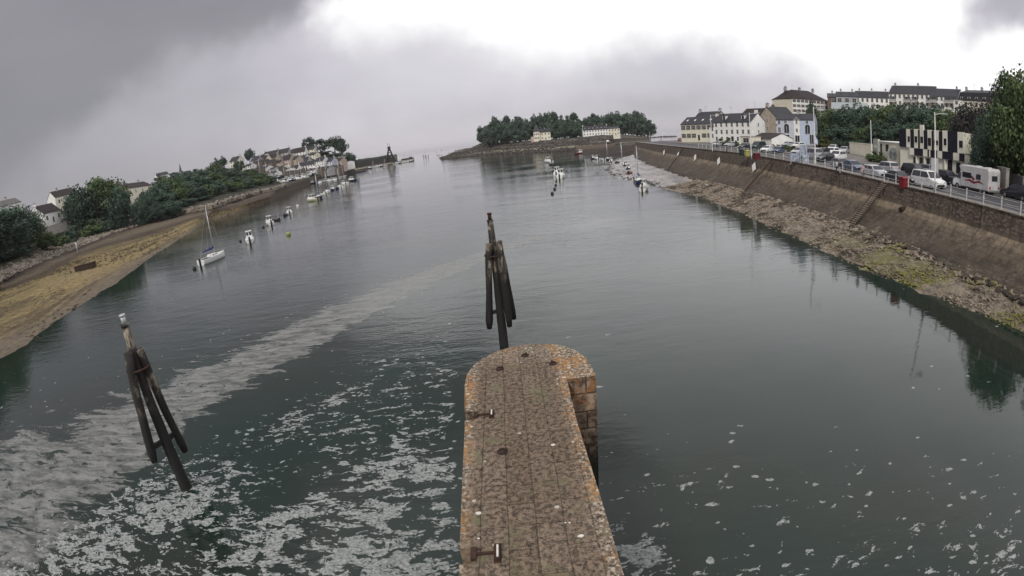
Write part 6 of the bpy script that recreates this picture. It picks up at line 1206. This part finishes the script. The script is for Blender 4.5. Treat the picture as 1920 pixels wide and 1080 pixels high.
buoy(541, 441, 'yellow green mooring buoy right of the white motor boat', mat('yellow_green_buoy', (.30, .34, .12)), .48); buoy(365, 505, 'small black buoy left of the nearest sailing boat', BUOYO, .34); buoy(451, 453, 'small dark buoy left of the white motor boat', BUOYO, .3)
buoy(494, 427, 'small dark buoy between the second and third boats', BUOYO, .33); buoy(558, 387, 'small white and dark buoy before the yellow boat', GELW, .45)
for i, (px, py) in enumerate([(1035.5, 364), (1040, 355.5), (1042, 348), (1043, 340.5), (1037, 315)]): buoy(px, py, ['nearest of the string of dark buoys in mid channel', 'second buoy of the mid channel string', 'third buoy of the mid channel string', 'fourth buoy of the string, just below the pair of white boats', 'dark buoy above the pair of white boats'][i], BUOYO, .36-.02*i, 'string of dark buoys in mid channel')
CB = 'boats moored in mid channel'
for i, (px, py, kd, c, L, hd) in enumerate([(1052, 333, 'cabin', GELW, 6.5, 20), (1045, 328, 'cabin', GELW, 6.5, 30), (1040, 322, 'open', GELB, 5, 100), (1034, 309, 'rib', BUOYO, 5, 150), (1028, 305, 'cabin', GELW, 7, 170)]):
    boat(kd, bw(px, py), R_(70+hd*.25), ['white cabin boat, lower right one of the mid channel pair', 'white cabin boat, upper left one of the mid channel pair', 'dark open boat touching the mid channel pair', 'dark dinghy below the farthest mid channel boat', 'farthest white cabin boat in mid channel'][i], L, c, CB)
RB = 'boats moored off the right bank'
rb = [(1208, 357, 'open', GELW, 6.5, 10), (1207, 351, 'cabin', GELW, 5.5, 20), (1198, 343, 'sail', GELB, 7.5, 110), (1190, 338, 'open', GELW, 4, 30), (1181, 326, 'open', GELR, 6.0, 20), (1178, 318, 'cabin', GELB, 6, 40), (1173, 312, 'cabin', GELB, 6, 30), (1167, 309, 'sail', GELW, 6, 60), (1158, 306, 'open', GELB, 6, 10), (1149, 308, 'open', GELW, 5, 20), (1146, 303, 'cabin', GELW, 6, 50), (1140, 300, 'sail', GELB, 7, 170), (1130, 301, 'open', GELW, 7, 165), (1119, 299, 'cabin', GELW, 7, 180), (1112, 298, 'cabin', GELB, 6, 10), (1122, 293, 'open', GELB, 5, 60)]
rl_ = ['white open boat closest to the camera off the right bank', 'white cabin boat just behind the closest right bank boat', 'dark hulled sailing boat with tall mast, third off the right bank', 'tiny white dinghy between the mast boat and the red one', 'red and white open boat off the right bank', 'dark cabin boat above the red one', 'second dark hulled cabin boat, beyond the first', 'sailing boat in the middle of the right bank string', 'low dark open boat in the middle of the string', 'pale tender on the open water side of the string', 'white cabin boat left of the string middle', 'dark sailing boat near the far end of the string', 'long white open boat near the far end of the string', 'white cabin boat at the far end of the string', 'dark cabin boat at the far end of the string', 'dark open boat by the weedy mound']
for (px, py, kd, c, L, hd), lb in zip(rb, rl_): boat(kd, bw(px, py), R_(62+hd*.2), lb, L*.72, c, RB, mast_h=8)
boat('open', bw(1344, 357), R_(150), 'white boat aground on the rubble below the quay', 4.6, GELW, RB, z=.3, tilt=8); p = G(1226, 298, .3); boat('open', (p.x, p.y), R_(40), 'long pale boat lying on the mud below the far wall', 8, GELY, RB, z=.2, tilt=10)
for px, py, lb in [(1088, 288.5, 'left one of two purple dark boats behind the string'), (1099, 287.5, 'right one of two purple dark boats behind the string')]: boat('cabin', bw(px, py), R_(0), lb, 7, GELR, RB)
# masts and boats ashore in the boatyard, yachts alongside
yd = [(490, 333, 297), (503, 333, 302), (511, 342, 318), (525, 345, 318), (537, 342, 312), (547, 341, 300), (556, 338, 310), (567, 334, 306), (577, 335, 318), (584, 333, 310), (590, 331, 306), (605, 328, 296), (613, 327, 300), (621, 328, 308), (637, 324, 300), (644, 322, 304)]
for i, (px, py, tp) in enumerate(yd):
    a = AZ(px, py); dd = 395+i*3.5; z0 = LEFT.z(a, dd)-.2; h = D(px, tp, dd).z-z0-2
    boat('sail', (dd*math.sin(a), dd*math.cos(a)), R_(150+(i*37) % 60), 'yacht laid up in the boatyard, bare mast %s from the left' % ORD[i], 8.5 if i % 2 else 7.2, GELW if i % 3 else GELB, 'yachts laid up in the boatyard', z=z0+.7, mast_h=max(h, 7), cover=GELW)
for i, (px, py) in enumerate([(520, 348), (533, 346), (546, 347), (560, 343), (572, 340), (585, 337), (600, 333), (628, 327), (618, 330)]):
    a = AZ(px, py); dd = 384+i*5; boat('cabin', (dd*math.sin(a), dd*math.cos(a)), R_(180+(i*53) % 50), 'motor boat hauled out at the boatyard edge, %s from the left' % ORD[[0, 1, 2, 3, 4, 5, 6, 8, 7][i]], 8, [GELW, GELW, GELB][i % 3] if i != 7 else GELY, 'motor boats at the boatyard edge', z=LEFT.z(a, dd)+.3)
# pontoon before the village
a, b2 = G(634, 331, 0), G(684, 321.5, 0); pn = thing('pontoon', 'long low dark pontoon in front of the village end', 'pontoon', (a.x, a.y, 0), math.atan2(b2.y-a.y, b2.x-a.x)); L = (b2-a).length; MB().box(0, L, -2, 2, -.3, 1.2).build('deck', mat('pontoon_dark', (.06, .05, .05)), pn)
for i in range(8): MB().tube([(L*(i+.5)/8, 2.3, -1), (L*(i+.5)/8, 2.3, 3.4)], .2, 6).build('guide_pile', RUST, pn)
# boats along the breakwater and the beacon tower
for i, (px, py, kd) in enumerate([(692, 316, 'cabin'), (699, 314, 'sail'), (706, 313, 'cabin'), (713, 311.5, 'cabin'), (721, 310, 'sail'), (742, 307, 'cabin'), (748, 306, 'cabin'), (756, 305, 'cabin'), (764, 304, 'cabin'), (771, 303.5, 'cabin')]):
    p = D(px, py, 640+ (px-690)*1.05); boat(kd, (p.x, p.y), R_(30+i*3), 'small boat berthed along the breakwater, %s from the left' % ORD[i], 8.5, GELW if i % 3 else GELB, 'boats along the breakwater', mast_h=8)
p = D(733, 308, 700); zt = D(732, 272, 700).z; e = thing('beacon_tower', 'dark tapering beacon tower with round lantern behind the breakwater boats', 'beacon tower', (p.x, p.y, 0))
m = MB()
for s in (-1, 1):
    for t in (-1, 1): m.bar((s*6.5, t*5, 0), (s*1.6, t*1.2, zt*.72), 1.1)
for z, w_ in ((.2, 5.2), (.42, 4), (.6, 2.6)): m.box(-w_, w_, -w_*.8, w_*.8, zt*z, zt*z+.9)
m.bar((-6, 0, 1), (3, 0, zt*.6), .9); m.bar((6, 0, 1), (-3, 0, zt*.6), .9); m.build('frame', mat('dark_iron', (.03, .026, .024)), e); m = MB().tube([(0, 0, zt*.7), (0, 0, zt*.78)], [2.6, 2.2], 8); m.ball((0, 0, zt*.86), 2.4); m.build('lantern', mat('dark_iron', (.03, .026, .024)), e); m = MB().tube([(-.8, 0, zt*.9), (-1.8, 0, zt*1.15)], .22, 5); m.tube([(.8, 0, zt*.9), (1.6, 0, zt*1.1)], .22, 5); m.build('antenna', RUST, e)
p = D(764, 293.5, 1050); e = thing('cargo_barge', 'long dark barge with masts far behind the breakwater', 'barge', (p.x, p.y, 0), R_(-8)); m, pr = hull(26, 7, 2.6, None, .05, .9); m.build('hull', BUOYO, e); MB().box(4, 9, -2, 2, 2.4, 4.4).build('deckhouse', mat('dark_cabin', (.05, .045, .05)), e)
m = MB()
for x in (-7, -1, 3, 8): m.tube([(x, 0, 2), (x, 0, 18 if x != -1 else 12)], .25, 5)
m.build('mast', ALU, e)
for i, (px, tp, py, dd, kd) in enumerate([(738, 272, 288, 1200, 'sail'), (797, 277, 288, 1000, 'sail'), (818, 273, 286, 1100, 'sail'), (822, 284, 287.5, 980, 'cabin'), (842, 278, 284, 1200, 'sail')]):
    p = G(px, py, 0); dd = min(dd, p.xy.length); p = D(px, py, dd); boat(kd, (p.x, p.y), R_(40+30*i), ['far yacht right of the beacon tower', 'far white yacht left of the channel posts', 'far yacht straight above the channel posts', 'low white launch beside the far yacht', 'faint yacht nearest the island'][i], 10, GELW, 'far boats in the bay', mast_h=D(px, tp, dd).z-1)
def pole(px, py, tp, dd, label, mt=None, r=.35, cat='channel marker', name='channel_marker'):
    p = D(px, py, dd) if dd else G(px, py, 0); q = D(px, tp, math.hypot(p.x, p.y)); e = thing(name, label, cat, (p.x, p.y, 0), 0, 'channel markers'); MB().tube([(0, 0, -2), (0, 0, q.z*.95)], r, 6).build('pole', mt or BUOYO, e); MB().box(-r*2.2, r*2.2, -r*2.2, r*2.2, q.z*.9, q.z).build('topmark', mt or BUOYO, e)
for i, px in enumerate((794, 798.5, 803)): pole(px, 294, 291, 900, ['left', 'middle', 'right'][i]+' one of three short dark posts in the far channel', None, .5)
pole(829.5, 298.5, 281, None, 'slim pale pole on the tiny dark rock', METAL, .3)
p = D(1141, 278, 404); zt = D(1141, 263, 404).z; e = thing('jetty_beacon', 'dark stone jetty head with small white topped beacon, right end of the island shore', 'beacon', (p.x, p.y, 0)); MB().prism([(-26, -2), (4, -2), (6, 1), (4, 4), (-26, 4)], -1, zt*.55).build('jetty_head', BROWNW, e); m = MB().tube([(0, 1, zt*.55), (0, 1, zt*.8)], [1.6, 1.3], 8); m.build('base', RUST, e); MB().tube([(0, 1, zt*.8), (0, 1, zt*1.02)], [1.2, .9], 8).build('lantern', WHITE, e)
pole(1191, 277, 266, 330, 'left leaning pale post on the weedy mound', CONC, .25, 'post', 'mooring_post'); pole(1196, 277, 265, 330, 'right pale post on the weedy mound', CONC, .25, 'post', 'mooring_post')
# things on the left beach
p = G(161, 504, 1.4); e = thing('stranded_box', 'dark wooden box lying on the left beach', 'box', (p.x, p.y, 1.3), R_(20)); MB().box(-2.6, 2.6, -1, 1, 0, 1.1).build('body', mat('dark_wood_box', (.05, .03, .02), (.03, .02, .015), scale=3), e); MB().box(-2.7, 2.7, -1.1, 1.1, 1.102, 1.25).build('lid', mat('dark_wood_box', (.05, .03, .02)), e)
p = G(147, 480, 2.2); e = thing('beach_post', 'thin pale post standing on the left beach above the dark box', 'post', (p.x, p.y, 2)); MB().tube([(0, 0, -.5), (.1, 0, 4.5)], .1, 6).build('pole', METAL, e); MB().box(-.25, .25, -.05, .05, 3.6, 4.3).build('sign_panel', WHITE, e)

# ------------------------------------------------------------------ sea mist
hz_ = MB().box(-31000, 31000, -31000, 31000, -6, 70); hm = bpy.data.materials.new('haze'); hm.use_nodes = True; k = N(hm.node_tree); hm.node_tree.nodes.remove(hm.node_tree.nodes['Principled BSDF'])
pv = k.n('ShaderNodeVolumePrincipled'); pv.inputs['Color'].default_value = (.93, .92, .96, 1); pv.inputs['Density'].default_value = .00007; k.put(hm.node_tree.nodes['Material Output'].inputs['Volume'], pv.outputs[0])
ho = hz_.build('haze', hm); ho['kind'] = 'stuff'
